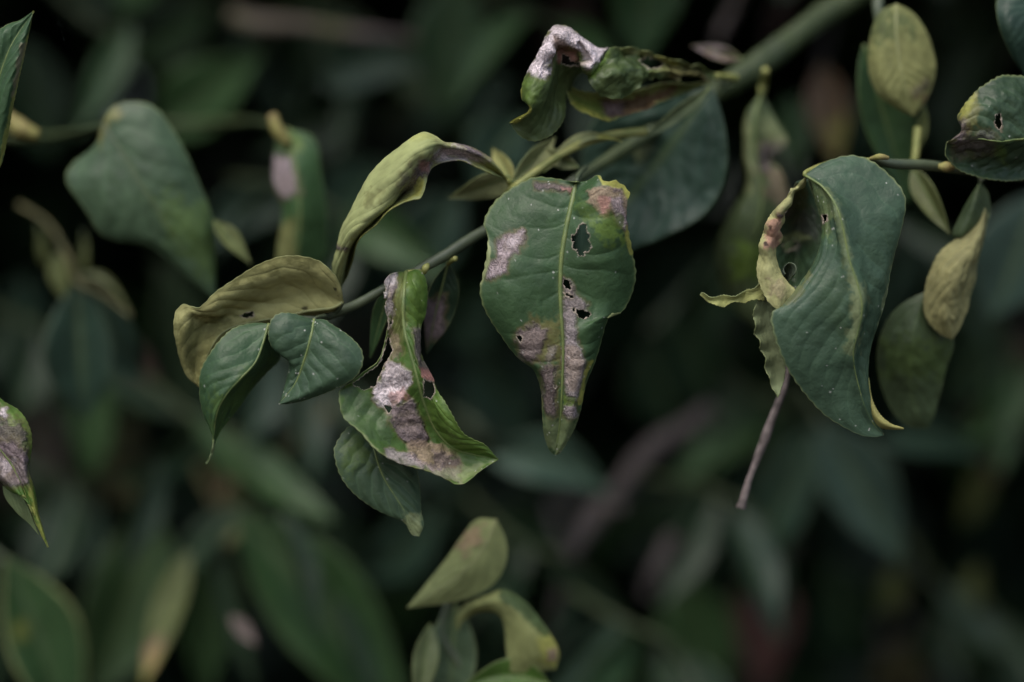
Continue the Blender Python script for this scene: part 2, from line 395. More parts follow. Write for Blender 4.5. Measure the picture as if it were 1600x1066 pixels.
# ------------------------------------------------------------------ the inside of the shrub, and unseen leaves added to shade it: thousands of leaves nobody could count
def foliage(name, boxes, n, seed, cols, size=(.022, .045)):
    rs = np.random.RandomState(seed); Vs, Fs, Cs = [], [], []
    which = np.repeat(np.arange(len(boxes)), n); n = len(which)
    # leaf template: 5 stations along, 3 across
    u = np.array([0, .22, .5, .8, 1.0]); h = np.array([.02, .34, .42, .22, .01])
    T = []
    for a, b in zip(u, h): T += [(a, -b, .10*b*2-.25*(a-.5)**2), (a, 0, -.25*(a-.5)**2), (a, b, .10*b*2-.25*(a-.5)**2)]
    T = np.array(T); TF = []
    for i in range(4):
        for j in range(2): TF.append([i*3+j, (i+1)*3+j, (i+1)*3+j+1, i*3+j+1])
    TF = np.array(TF)
    B = np.array(boxes)[which]
    C = np.stack([rs.uniform(B[:, 0], B[:, 1]), rs.uniform(B[:, 2], B[:, 3]), rs.uniform(B[:, 4], B[:, 5])], 1)
    clump = fbm(C*5.5+seed, 2)
    keep = clump > -0.16
    C = C[keep]; n = len(C)
    d = rs.normal(size=(n, 3)); d[:, 2] -= 1.1; d /= np.linalg.norm(d, axis=1)[:, None]
    s = np.cross(d, rs.normal(size=(n, 3))+np.array([0, 0, 1.2])); s /= np.linalg.norm(s, axis=1)[:, None]; nn = np.cross(s, d)
    L = rs.uniform(size[0], size[1], n)*1.6
    V = C[:, None]+L[:, None, None]*(T[None, :, :1]*d[:, None]+T[None, :, 1:2]*s[:, None]+T[None, :, 2:]*nn[:, None])
    F = (TF[None]+(np.arange(n)*15)[:, None, None]).reshape(-1, 4)
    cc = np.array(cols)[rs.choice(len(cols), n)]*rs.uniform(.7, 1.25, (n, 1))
    o = mesh_obj(name, V.reshape(-1, 3), F, [M_TOP]); me = o.data
    at = me.attributes.new('pt', 'FLOAT_COLOR', 'POINT')
    c4 = np.hstack([np.repeat(cc, 15, 0), np.ones((n*15, 1))]).astype(np.float32); at.data.foreach_set('color', c4.ravel())
    o['kind'] = 'stuff'; del o['_w']
    return o
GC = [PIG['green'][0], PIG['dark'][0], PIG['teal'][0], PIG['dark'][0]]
fo = foliage('dense_foliage', [(-1.5, 1.5, 1.22, 1.9, 0.05, 2.4), (-.8, .8, 1.2, 1.55, .8, 1.8), (-1.2, 1.2, 0.76, 1.4, 1.47, 2.0), (-1.2, -.25, .76, 1.3, .4, 2.0), (.25, 1.2, .76, 1.3, .4, 2.0), (-1.0, 1.0, .82, 1.35, .5, 1.14)],  # boxes above, beside and below the view are added to block light
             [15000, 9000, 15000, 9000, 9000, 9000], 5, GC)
fo['label'] = 'dark mass of citrus leaves filling the shaded inside of the shrub, with unseen masses added around it for shade'; fo['category'] = 'foliage'
#@@MAIN
# ------------------------------------------------------------------ 1 the main branch with the sharp leaves
main = thing('citrus_branch', 'thick green diagonal citrus branch carrying the sharp mined leaves in the middle', 'branch', (1345, -20, 7))
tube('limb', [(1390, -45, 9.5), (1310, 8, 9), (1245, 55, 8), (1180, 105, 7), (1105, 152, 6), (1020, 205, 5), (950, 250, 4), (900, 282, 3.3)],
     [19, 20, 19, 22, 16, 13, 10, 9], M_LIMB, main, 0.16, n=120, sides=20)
tube('stem', [(902, 281, 3.3), (870, 300, 3), (755, 362, 1.6), (690, 402, 1.0), (620, 440, .8), (560, 474, .9), (512, 494, 1.2)],
     [9, 9, 8.5, 9, 7, 7.5, 7], M_STEM, main, 0.10, n=120, sides=16)
tube('side_shoot', [(1010, 205, 3), (940, 215, 2.6), (880, 240, 2), (815, 285, 1.6), (790, 300, 1.8)], [7, 7, 6, 6, 3], M_PET, main, 0.1)

# 1a central leaf
c = (2.22, 720, 250)
L = zz(*c, [(400, 78), (320, 64, .5), (240, 65, .5), (130, 130, .5), (80, 210, .3), (92, 262, .1), (90, 320, -.1), (75, 400, -.1), (65, 460, -.1), (90, 540, 0), (150, 630, .1), (200, 690, .1),
             (250, 730, .1), (275, 800, .2), (282, 890, .3), (287, 945, .5), (298, 985, .6), (310, 1012, .7), (328, 1026, .7)])
M = zz(*c, [(400, 78, .3), (385, 150, 0), (365, 230, -.2), (347, 350, -.3), (345, 500, -.3), (354, 650, -.2), (350, 800, 0), (345, 900, .3), (328, 1026, .7)])
R = zz(*c, [(400, 78, 0), (440, 72, .2), (478, 52, -.2), (500, 75, -.5), (540, 72, -.5), (585, 110, -.4), (578, 150, -.4), (575, 200, -.3), (583, 260, -.1), (598, 340, .2), (606, 400, .4), (592, 470, .5), (562, 525, .3),
             (522, 538, .0), (490, 620, .1), (465, 700, .1), (435, 780, .2), (416, 870, .3), (398, 925, .5), (372, 975, .6), (354, 1005, .6), (340, 1020, .7), (328, 1026, .7)])
def interp_rails(L, M, R, bl, br, n=24):
    return [L, mixr(L, M, .35, bl, n), mixr(L, M, .72, bl*.6, n), M, mixr(M, R, .28, br*.6, n), mixr(M, R, .65, br, n), R]
p = patch(interp_rails(L, M, R, -.30, -.35), 300, 150, crinkle=.55, veins=12, serr=.42, quilt=.38, seed=2, slant=.15)
zp = lambda pts: z2(*c, pts)
leaf(main, [p], 'green', top=(.044, .090, .036), veinc=1.0, mottle=.35, holes=[zp([(410, 230), (418, 222), (430, 226), (436, 246), (446, 262), (438, 278), (452, 300), (440, 318), (424, 322), (428, 330), (412, 328), (404, 312), (386, 306), (392, 286), (388, 264), (404, 254)]),
                          zp([(360, 420), (370, 424), (380, 446), (366, 442)]), zp([(356, 462), (372, 464), (386, 476), (366, 472)]),
                          zp([(400, 522), (425, 526), (448, 534), (425, 550), (408, 540)]), zp([(384, 514), (394, 516), (392, 524)]),
                          zp([(199, 612), (211, 614), (204, 632)]), zp([(322, 782), (330, 784), (326, 791)])],
     spots=[('scar', zp([(160, 255), (218, 242), (222, 268), (200, 310), (160, 345), (158, 392), (88, 412), (105, 355), (125, 340), (130, 290)]), 5),
            ('scarp', zp([(175, 255), (216, 246), (200, 290), (165, 310)]), 5, .6), ('green', zp([(150, 225), (180, 215), (172, 250), (150, 255)]), 4, .0),
            ('scard', zp([(250, 82), (330, 80), (385, 98), (380, 112), (320, 105), (260, 98)]), 4, .85), ('pink', zp([(345, 92), (390, 98), (385, 112), (350, 106)]), 3, .5),
            ('tan', zp([(430, 105), (500, 85), (565, 100), (582, 160), (580, 240), (560, 240), (520, 170), (500, 205), (470, 170), (440, 150)]), 5, .85),
            ('scar', zp([(515, 130), (552, 130), (582, 215), (572, 250), (545, 215), (530, 175)]), 4, .9), ('pink', zp([(475, 130), (520, 130), (510, 195), (490, 190)]), 4, .6),
            ('scard', zp([(520, 85), (550, 80), (560, 115), (530, 110)]), 4, .8), ('lime', zp([(440, 215), (530, 190), (570, 260), (560, 290), (470, 260)]), 14, .75),
            ('lime', zp([(395, 125), (470, 165), (470, 190), (400, 170)]), 9, .4),
            ('yellow', zp([(472, 48), (500, 72), (560, 66), (592, 112), (582, 140), (560, 100), (520, 92), (490, 88)]), 2.5, .95),
            ('yellow', zp([(576, 225), (600, 330), (588, 330), (568, 260)]), 3, .7),
            ('pale', zp([(86, 262), (104, 305), (102, 345), (80, 408), (66, 440), (72, 395), (92, 330)]), 2, .95),
            ('olive', zp([(250, 555), (330, 545), (345, 600), (345, 900), (320, 900), (300, 720), (250, 640)]), 12, .55),
            ('olive', zp([(205, 590), (260, 555), (340, 560), (340, 700), (260, 700), (205, 680)]), 8, .8), ('mauve', zp([(200, 600), (255, 565), (300, 590), (290, 650), (250, 690), (240, 705), (200, 685)]), 6, .9),
            ('scard', zp([(275, 700), (335, 715), (328, 800), (325, 890), (295, 875), (285, 770)]), 5, .95), ('scar', zp([(300, 640), (325, 650), (318, 720), (290, 720)]), 5, .5),
            ('scar', zp([(356, 415), (378, 420), (398, 470), (448, 500), (440, 525), (395, 520), (398, 620), (432, 705), (428, 770), (405, 830), (366, 825), (360, 700), (358, 500)]), 5, .75),
            ('tan', zp([(366, 640), (400, 650), (425, 700), (405, 800), (370, 810)]), 6, .45),
            ('scar', zp([(360, 852), (405, 855), (400, 895), (372, 903), (358, 880)]), 4, .9), ('lime', zp([(355, 815), (395, 825), (385, 850), (355, 850)]), 4, .7),
            ('yellow', zp([(465, 695), (440, 740), (415, 850), (405, 850), (425, 740), (450, 690)]), 3, .8), ('pale', zp([(280, 895), (410, 900), (380, 1000), (330, 1030), (290, 990)]), 8, .42),
            ('scard', zp([(356, 412), (384, 440), (388, 480), (360, 478)]), 3, .6)],
     label='mottled green leaf with mauve mine scars and ragged holes, hanging flat facing the viewer', specks=90, mr=4.6, midmat=M_MID,
     petiole=([(901, 284, .3), (903, 276, .6), (908, 268, 1.4), (915, 262, 2.2)], [3.5, 4, 4, 4]))
# dry crumpled fleck at its top right
V, F = tube_mesh([P(934, 262, -.4), P(938, 272, -.4), P(945, 281, -.3)], [.0007, .0011, .0005], n=20, sides=9, rough=.5)

# 1b folded damaged leaf under the stem
c = (2.22, 500, 380); zp = lambda pts: z2(*c, pts)
L = zz(*c, [(300, 98, .6), (250, 105, .3), (222, 135, .1), (220, 200, 0), (236, 275, .1), (222, 350, .2), (200, 405, .1), (150, 445, 0), (108, 480, -.1), (68, 510, -.1), (66, 560, -.2), (85, 615, -.3), (140, 662, -.6), (190, 718, -.6),
             (270, 766, -.5), (400, 800, -.3), (485, 835, -.1), (550, 790, .1), (618, 750, .3)])
M = zz(*c, [(300, 98, .6), (292, 180, -.1), (290, 280, -.2), (312, 370, -.3), (338, 470, -.4), (362, 560, -.2), (400, 650, .2), (470, 715, .4), (540, 735, .4), (618, 750, .3)])
R = zz(*c, [(300, 98, .6), (345, 96, .5), (366, 140, .5), (364, 240, .4), (348, 300, .2), (352, 380, .1), (392, 455, .1), (408, 500, .0), (432, 545, -.3), (462, 610, -.4), (492, 662, -.3), (530, 684, -.1), (575, 702, .1), (618, 750, .3)])
p = patch([L, mixr(L, M, .33, .28, 22), mixr(L, M, .7, .15, 22), M, mixr(M, R, .5, -.25, 22), R], 280, 140, mid=3, crinkle=1.3, veins=12, serr=.28, quilt=.5, seed=5, slant=.25)
leaf(main, [p], 'fresh', holes=[zp([(236, 330), (250, 372), (222, 420), (196, 478), (188, 498), (150, 506), (118, 486), (165, 455), (205, 425), (224, 375)]),
                                 zp([(362, 475), (392, 490), (398, 518), (382, 542), (362, 530)]), zp([(236, 275), (250, 272), (246, 292), (238, 298)]),
                                 zp([(228, 568), (242, 572), (238, 586)]), zp([(215, 150), (226, 152), (226, 166), (215, 168)]), zp([(214, 195), (228, 192), (230, 212), (216, 216)]), zp([(222, 246), (236, 244), (238, 262), (226, 268)]), zp([(236, 175), (242, 175), (243, 184), (237, 184)])],
     spots=[('green', zp([(70, 510), (180, 520), (240, 600), (260, 680), (230, 720), (140, 660), (80, 600)]), 10, .7),
            ('olive', zp([(240, 120), (300, 110), (290, 380), (240, 330)]), 8, .6),
            ('scarp', zp([(215, 115), (262, 105), (258, 140), (250, 250), (232, 270), (218, 210)]), 5, .8), ('scard', zp([(235, 150), (262, 150), (258, 200), (240, 200)]), 3, .7),
            ('tan', zp([(240, 290), (275, 330), (270, 400), (245, 410)]), 5, .6),
            ('scarp', zp([(225, 420), (245, 405), (275, 430), (320, 445), (310, 490), (290, 560), (235, 575), (190, 540), (182, 505), (210, 480)]), 5, .95),
            ('pink', zp([(235, 510), (300, 505), (310, 545), (250, 565)]), 5, .6),
            ('mauve', zp([(240, 570), (320, 545), (345, 600), (380, 680), (350, 700), (290, 690), (255, 640)]), 5, .95),
            ('scard', zp([(260, 600), (330, 590), (340, 620), (270, 630)]), 5, .5),
            ('tan', zp([(300, 690), (400, 690), (490, 745), (485, 800), (380, 790), (310, 740)]), 6, .85), ('scar', zp([(230, 715), (300, 725), (360, 760), (480, 780), (485, 830), (400, 798), (270, 762), (232, 745)]), 5, .7),
            ('scard', zp([(390, 720), (485, 745), (480, 775), (400, 765)]), 5, .7), ('pale', zp([(400, 795), (485, 833), (600, 760), (480, 775)]), 6, .5),
            ('pale', zp([(100, 628), (150, 660), (200, 715), (190, 735), (140, 680)]), 3, .8),
            ('scard', zp([(320, 295), (352, 290), (352, 400), (395, 455), (392, 480), (350, 450), (330, 350)]), 4, .8), ('pink', zp([(345, 430), (395, 455), (398, 480), (350, 470)]), 3, .8),
            ('lime', zp([(300, 110), (360, 110), (355, 290), (320, 290), (300, 250)]), 8, .45), ('lime', zp([(400, 500), (470, 620), (600, 730), (480, 735), (380, 620), (370, 560)]), 10, .45)],
     label='badly scarred folded leaf with a pinkish dry patch and a torn left margin, under the stem', mr=3.4, midmat=M_MID, crum=1.5,
     petiole=([(636, 425, .6), (648, 424, .6), (664, 424, .9)], [3.2, 3.2, 3.6], M_PET), specks=20)
tube('bud', [(663, 426, .5), (665, 419, .4), (669, 413, .5)], [4, 6, 3], M_PET, main, .15)
# 1c leaf below it
L = zz(*c, [(170, 610, .9), (95, 640, .6), (52, 700, .4), (50, 745, .3), (72, 812, .3), (120, 872, .4), (190, 922, .5), (240, 945, .55), (292, 968, .6), (318, 1010, .6), (344, 1018, .6)])
M = zz(*c, [(170, 610, .9), (190, 720, .5), (220, 810, .5), (285, 915, .5), (344, 1018, .6)])
R = zz(*c, [(170, 610, .9), (280, 660, .9), (325, 740, .9), (345, 840, .8), (350, 930, .7), (360, 975, .6), (344, 1018, .6)])
p = patch(interp_rails(L, M, R, -.05, -.1), 160, 90, crinkle=.6, veins=7, serr=.35, quilt=.35, seed=9)
leaf(main, [p], 'green', label='plain green leaf with a pale pointed tip, behind and below the scarred folded leaf', mr=2.0, top=(.050, .088, .046),
     spots=[('pale', zp([(285, 940), (350, 940), (362, 1025), (312, 1025)]), 7, .6), ('lime', zp([(60, 660), (150, 680), (180, 760), (80, 780)]), 20, .4)], specks=12)
# 1d small leaves behind the folded one
auto_leaf(main, (700, 412, 1.4), (668, 552, 2.0), 30, 'dark', roll=25, label='small leaf with mauve lower half just right of the folded leaf',
          spots=[('mauve', [(668, 470), (695, 465), (692, 520), (668, 540), (660, 500)], 6, .9)], petiole=([(700, 412, 1.4), (706, 407, 1), (712, 404, .8)], [3.5, 3.5, 4.5], M_PET), nu=70, nv=30)
auto_leaf(main, (612, 442, 1.2), (578, 560, 1.8), 16, 'green', roll=-30, label='small green leaf showing behind the torn left margin', nu=60, nv=24)
# 1e left pair of green leaves
c = (2.664, 240, 360); zp = lambda pts: z2(*c, pts)
L = zz(*c, [(480, 388, .2), (430, 386, .3), (385, 393, .3), (330, 412, .2), (285, 450, 0), (243, 500, -.1), (207, 560, -.1), (190, 620, -.1), (192, 700, 0), (208, 765, .1), (232, 825, .1), (250, 880, .1), (240, 930, .1), (218, 972, 0)])
M = zz(*c, [(480, 388, .2), (458, 462, 0), (428, 545, -.2), (360, 620, -.5), (300, 690, -.5), (262, 770, -.3), (254, 850, 0), (240, 930, .1), (218, 972, 0)])
R = zz(*c, [(480, 388, .2), (510, 450, .6), (525, 530, 1.2), (470, 600, 1.4), (410, 665, 1.3), (340, 760, 1.0), (285, 830, .5), (256, 890, .2), (242, 935, .1), (218, 972, 0)])
p = patch(interp_rails(L, M, R, -.15, .1), 200, 110, crinkle=.8, veins=8, serr=.3, quilt=.2, seed=12)
leaf(main, [p], 'bluegreen', label='folded dark green leaf with a long curling tip, left of the notched leaf', mr=2.4, spots=[('lime', zp([(260, 690), (500, 560), (420, 680), (260, 880)]), 25, .35)], specks=8)
L = zz(*c, [(668, 370, .2), (630, 360, .1), (580, 345, 0), (520, 345, -.1), (486, 378, -.2), (477, 435, -.2), (497, 488, -.1), (545, 512, .1), (568, 548, .2), (556, 620, .2), (538, 680, .1), (520, 724, 0)])
M = zz(*c, [(668, 370, .2), (655, 450, -.1), (628, 545, -.1), (590, 640, 0), (520, 724, 0)])
R = zz(*c, [(668, 370, .2), (710, 372, .1), (745, 395, .0), (820, 448, -.2), (866, 500, -.3), (870, 560, -.4), (835, 618, -.4), (745, 665, -.3), (640, 705, -.1), (560, 722, 0), (520, 724, 0)])
p = patch(interp_rails(L, M, R, -.1, -.25), 190, 120, crinkle=.8, veins=7, serr=.3, quilt=.22, seed=15)
leaf(main, [p], 'bluegreen', label='broad glossy green leaf with a notched left side, hanging from the stem end', mr=2.8, specks=30, top=(.045, .085, .045),
     petiole=([(491, 499, .2), (497, 496, .5), (508, 494, .9)], [3, 3.2, 4]))
tube('stub', [(512, 494, 1.2), (500, 497, 1.1), (480, 497, 1.0), (460, 492, 1.2)], [6, 5, 4, 3], M_STEM, main, .08)
# 1f tan underside leaf
A = zz(*c, [(788, 298, .6), (783, 250, .3), (762, 195, .1), (730, 155, 0), (690, 124, 0), (620, 107, -.1), (530, 110, -.1), (440, 140, 0), (350, 190, 0), (260, 252, 0), (195, 318, .1), (155, 316, .2), (122, 308, .2), (92, 338, .2), (82, 400, .2), (95, 480, .4),
             (112, 550, .6), (140, 610, .8), (190, 650, 1)])
Mm = zz(*c, [(788, 298, .6), (740, 325, .7), (640, 338, .9), (540, 358, 1.0), (440, 372, 1.0), (350, 392, .9), (280, 430, .8), (235, 500, .8), (200, 590, .9), (190, 650, 1)])
Bb = zz(*c, [(788, 298, .6), (740, 345, 1.2), (640, 375, 1.8), (540, 410, 2), (440, 440, 2), (360, 480, 1.8), (300, 530, 1.5), (250, 600, 1.2), (190, 650, 1)])
p = patch([A, mixr(A, Mm, .3, -.1, 24), mixr(A, Mm, .65, .3, 24), Mm, mixr(Mm, Bb, .5, 0, 24), Bb], 200, 110, mid=3, crinkle=1.0, veins=9, serr=.2, quilt=.35, seed=19, wav=.3)
leaf(main, [p], 'tan', front='under', under=(.370, .360, .150), label='large yellowish tan leaf showing its underside, behind the two left green leaves', mr=3.0, midmat=M_MIDY, edge=.8,
     holes=[zp([(366, 356), (385, 346), (412, 344), (415, 356), (395, 362), (375, 364)])],
     spots=[('olive', zp([(80, 380), (200, 370), (420, 385), (300, 480), (200, 640), (100, 560)]), 25, .8), ('olive', zp([(430, 130), (620, 105), (690, 125), (600, 150), (440, 190), (280, 260)]), 12, .6),
            ('black', zp([(612, 318), (640, 316), (640, 330), (618, 328)]), 3, .8), ('black', zp([(752, 238), (760, 240), (758, 248)]), 1.5, .8), ('black', zp([(764, 268), (776, 266), (774, 274)]), 1.5, .7)],
     petiole=([(535, 472, .6), (530, 482, .8), (522, 490, 1.1)], [3.5, 3.5, 4]))
# 1g arched leaf with mauve neck
c = (3.947, 480, 190); zp = lambda pts: z2(*c, pts)
O_ = zz(*c, [(1235, 360, 1.6), (1180, 285, 1.2), (1110, 215, .9), (1020, 165, .7), (920, 140, .5), (840, 132, .3), (790, 100, .1), (720, 74, -.1), (640, 110, -.1), (560, 168, 0), (470, 240, .1), (385, 335, .2), (325, 440, .3), (270, 560, .5), (220, 650, .7), (190, 760, .9),
              (160, 880, 1.2), (165, 960, 1.5), (205, 1030, 1.8)])
I_ = zz(*c, [(1235, 360, 1.6), (1150, 275, .9), (1060, 215, .55), (960, 185, .4), (870, 165, .2), (810, 160, -.2), (740, 210, -.7), (680, 250, -.7), (615, 340, -.7), (555, 430, -.6), (505, 515, -.5), (375, 620, -.5), (285, 715, -.1), (238, 830, .6), (215, 960, 1.4), (205, 1030, 1.8)])
Y_ = zz(*c, [(1235, 360, 1.6), (1140, 330, .9), (1040, 285, .5), (950, 245, .3), (860, 250, .2), (790, 275, .1), (748, 320, 0), (730, 400, -.3), (700, 470, -.4), (620, 492, -.5), (510, 548, -.6), (420, 650, -.5), (330, 735, -.2), (290, 840, .7), (250, 950, 1.4), (205, 1030, 1.8)])
Bk = mixr(I_, Y_, .45, 0, 40); Bk = [(a, b, d+.35+1.1*float(sstep(.42, .6, k/39))*(1-float(sstep(.85, 1, k/39)))) for k, (a, b, d) in enumerate(Bk)]
p = patch([O_, mixr(O_, I_, .5, -.45, 24), I_, Bk, Y_], 220, 110, mid=2, crinkle=.5, veins=9, serr=.3, quilt=.3, seed=23)
leaf(main, [p], 'pale', front='under', label='arched pale green leaf with a shrivelled mauve neck and folded yellow edge', midrib=False, edge=.3, under=(.350, .390, .165), top=(.15, .17, .06),
     spots=[('scarp', zp([(770, 205), (850, 150), (950, 150), (1060, 190), (1110, 240), (1040, 255), (960, 232), (860, 238), (790, 262)]), 8, .95),
            ('scard', zp([(940, 145), (1060, 170), (1120, 215), (1060, 205), (980, 175)]), 4, .8), ('mauve', zp([(650, 290), (740, 215), (790, 265), (735, 320), (690, 350), (655, 340)]), 7, .9),
            ('scard', zp([(600, 340), (700, 300), (690, 400), (570, 470)]), 8, .7), ('yellow', zp([(700, 360), (728, 370), (720, 460), (640, 490), (600, 485), (660, 440)]), 6, .85),
            ('yellow', zp([(480, 560), (600, 480), (500, 590), (300, 760), (290, 730)]), 6, .6), ('yellow', zp([(660, 80), (770, 78), (760, 100), (640, 120)]), 7, .35), ('olive', zp([(380, 440), (480, 420), (460, 500), (380, 500)]), 12, .6),
            ('pink', zp([(690, 250), (750, 240), (740, 300), (700, 305)]), 4, .6), ('scard', zp([(180, 760), (245, 785), (235, 800), (185, 780)]), 3, .9), ('yellow', zp([(1000, 240), (1180, 290), (1230, 350), (1150, 320), (1030, 270)]), 4, .6)],
     petiole=([(793, 281, 1.6), (798, 290, 1.8), (803, 296, 1.8)], [4, 4, 4], M_PET))
# 1h pale leaves around the node left of the centre
auto_leaf(main, (798, 276, 2), (700, 310, 3.2), 24, 'pale', front='under', roll=30, fold=15, shape=.8, label='pale drooping leaf between the arched leaf and the central leaf', nu=70, nv=30)
auto_leaf(main, (800, 285, 2), (868, 215, 3), 22, 'pale', front='under', roll=-20, label='pale upright leaf above the node', nu=60, nv=26, spots=[('scard', [(745, 265), (760, 262), (758, 275)], 4, .7)])
auto_leaf(main, (806, 292, 2.2), (770, 232, 3.6), 20, 'olive', front='under', roll=20, label='short olive leaf standing behind the node', nu=50, nv=22)
auto_leaf(main, (850, 270, 2.4), (972, 222, 2.2), 13, 'pale', front='under', roll=35, bow=(0, .5, 0), label='narrow pale leaf with a yellow hooked tip above the central leaf', nu=60, nv=22, spots=[('yellow', [(930, 205), (980, 210), (976, 228), (935, 222)], 6, .8)])
auto_leaf(main, (905, 262, 2.2), (835, 230, 3), 15, 'pale', front='under', roll=10, nu=50, nv=22, label='folded pale leaf tucked over the top of the central leaf')
#@@H7
# 1i curled leaf with dry pink crest, top centre
c = (2.665, 780, 0); zp = lambda pts: z2(*c, pts)
A1 = zz(*c, [(455, 200, 1.4), (400, 192, 1.2), (345, 158, 1.0), (300, 122, .9), (250, 104, .8), (217, 118, .7), (180, 200, .6), (130, 285, .5), (92, 345, .4), (84, 420, .4), (120, 452, .3), (45, 512, .3)])
B1 = zz(*c, [(455, 200, 1.4), (415, 250, 1.0), (372, 300, .7), (350, 215, .6), (300, 200, .6), (260, 190, .7), (225, 220, .7), (205, 300, .5), (190, 360, .2), (150, 430, 0), (125, 480, .1), (45, 512, .3)])
C1 = zz(*c, [(455, 200, 1.4), (400, 290, 1.8), (360, 310, 2), (340, 330, 2), (320, 370, 1.8), (300, 410, 1.6), (280, 450, 1.3), (255, 520, 1.0), (215, 565, .8), (150, 590, .6), (90, 570, .4), (45, 512, .3)])
p1 = patch([A1, mixr(A1, B1, .5, -.35, 24), B1, mixr(B1, C1, .5, .2, 24), C1], 180, 100, mid=2, crinkle=2.2, veins=9, serr=.3, quilt=.11, seed=31)
A2 = zz(*c, [(905, 312, 3.6), (860, 300, 3.3), (830, 282, 2.8), (790, 285, 2.8), (755, 262, 2.3), (720, 262, 2.5), (690, 240, 2.0), (650, 235, 2.3), (615, 206, 1.7), (575, 208, 2.0), (535, 192, 1.4), (500, 204, 1.7), (465, 196, 1.1), (440, 235, 1.2), (400, 275, .9), (366, 308, 1.0)])
M2 = zz(*c, [(905, 318, 3.6), (820, 300, 2.8), (700, 290, 1.9), (600, 290, 1.4), (520, 290, 1.0), (460, 315, .6), (410, 312, .8), (366, 308, 1.0)])
B2 = zz(*c, [(905, 312, 3.6), (870, 345, 3.2), (830, 330, 3.1), (760, 322, 2.3), (700, 338, 2.4), (650, 326, 1.7), (612, 338, 1.7), (590, 362, 1.2), (540, 392, 1.3), (480, 414, .9), (425, 392, 1.0), (385, 360, .7), (366, 308, 1.0)])
p2 = patch([A2, mixr(A2, M2, .5, .40, 30), M2, mixr(M2, B2, .5, -.10, 30), B2], 150, 90, crinkle=2.0, fine=1.3, veins=8, serr=.25, quilt=.08, seed=33)
A3 = zz(*c, [(880, 345, 3.8), (780, 350, 3.2), (680, 350, 2.8), (560, 370, 2.2), (440, 380, 2.0), (360, 380, 2.0), (300, 360, 1.8), (272, 350, 1.6)])
B3 = zz(*c, [(880, 345, 3.8), (800, 380, 3.4), (700, 410, 3), (600, 470, 2.4), (520, 490, 2.1), (455, 518, 1.8), (380, 492, 1.6), (300, 440, 1.5), (272, 350, 1.6)])
p3 = patch([A3, mixr(A3, B3, .5, .5), B3], 120, 60, crinkle=1.5, veins=7, serr=.3, quilt=.25, seed=35)
leaf(main, [p1, p2, p3], 'fresh', flips=['top', 'top', 'under'], midrib=False, crum=2.0, veinc=1.1, mottle=.6, top=(.060, .088, .030), label='curled leaf with a dry pinkish white crest, highest on the branch',
     holes=[(1, zp([(585, 252), (620, 238), (645, 250), (682, 262), (668, 280), (620, 282)])), (0, zp([(265, 232), (300, 262), (340, 262), (300, 275), (262, 262)]))],
     spots=[('scarp', zp([(110, 300), (170, 205), (212, 115), (250, 100), (310, 120), (350, 160), (400, 190), (460, 190), (440, 250), (372, 305), (355, 230), (300, 200), (240, 180), (205, 300), (190, 325)]), 5, .97, 0),
            ('brown', zp([(225, 150), (290, 185), (335, 210), (330, 265), (240, 255)]), 5, .8, 0), ('pink', zp([(240, 215), (320, 220), (320, 262), (250, 262)]), 6, .5, 0),
            ('lime', zp([(430, 240), (470, 200), (400, 330), (368, 330), (372, 300)]), 6, .8), ('lime', zp([(85, 320), (190, 335), (150, 430), (90, 440)]), 8, .5),
            ('yellow', zp([(45, 505), (125, 445), (135, 462), (60, 520)]), 3, .8), ('yellow', zp([(84, 350), (96, 340), (96, 430), (84, 430)]), 2, .6),
            ('dark', zp([(480, 215), (560, 220), (590, 270), (530, 300), (480, 260)]), 10, .5, 1), ('brown', zp([(700, 280), (830, 300), (880, 330), (720, 325)]), 9, .6, 1), ('olive', zp([(480, 195), (620, 208), (760, 270), (860, 310), (700, 330), (600, 240)]), 8, .6, 1), ('yellow', zp([(640, 235), (700, 250), (760, 275), (690, 262)]), 4, .6, 1),
            ('brown', zp([(420, 430), (560, 400), (760, 350), (700, 410), (600, 470), (520, 490), (450, 490)]), 8, .9, 2), ('mauve', zp([(430, 430), (510, 420), (510, 470), (440, 480)]), 6, .8, 2),
            ('yellow', zp([(290, 430), (380, 490), (460, 520), (460, 500), (380, 460), (310, 425)]), 4, .85, 2), ('lime', zp([(300, 400), (420, 430), (430, 480), (330, 450)]), 8, .6, 2)],
     petiole=([(1119, 119, 3.6), (1135, 120, 4), (1150, 122, 4.4)], [5, 5, 6], M_PET))
# 1j big smooth leaf behind the centre, and pale strip along the stem
auto_leaf(main, (1115, 140, 4.5), (900, 415, 6), 116, 'teal', crinkle=2.0, quilt=.8, veins=9, midmat=M_STEM, mr=1.6, edge=.15, roll=-12, fold=10, nu=80, nv=40, label='broad smooth blue green leaf hanging behind the central leaf', spots=[('pale', [(990, 235), (1015, 222), (1022, 232), (995, 258)], 6, .5)],
          petiole=([(1125, 128, 6), (1135, 125, 5.5), (1145, 124, 5)], [5, 5, 6]))
auto_leaf(main, (1108, 138, 3), (1000, 222, 3), 13, 'pale', roll=20, label='narrow pale leaf lying along the thick stem', front='under', under=(.13, .17, .09))
auto_leaf(main, (1160, 92, 4.6), (1080, 72, 5.4), 12, 'brown', top=(.08, .05, .04), under=(.09, .065, .05), roll=10, label='shrivelled pinkish brown leaf above the thick stem', crinkle=2.5, spots=[('scar', [(1080, 60), (1160, 60), (1155, 80), (1080, 85)], 9, .45)])
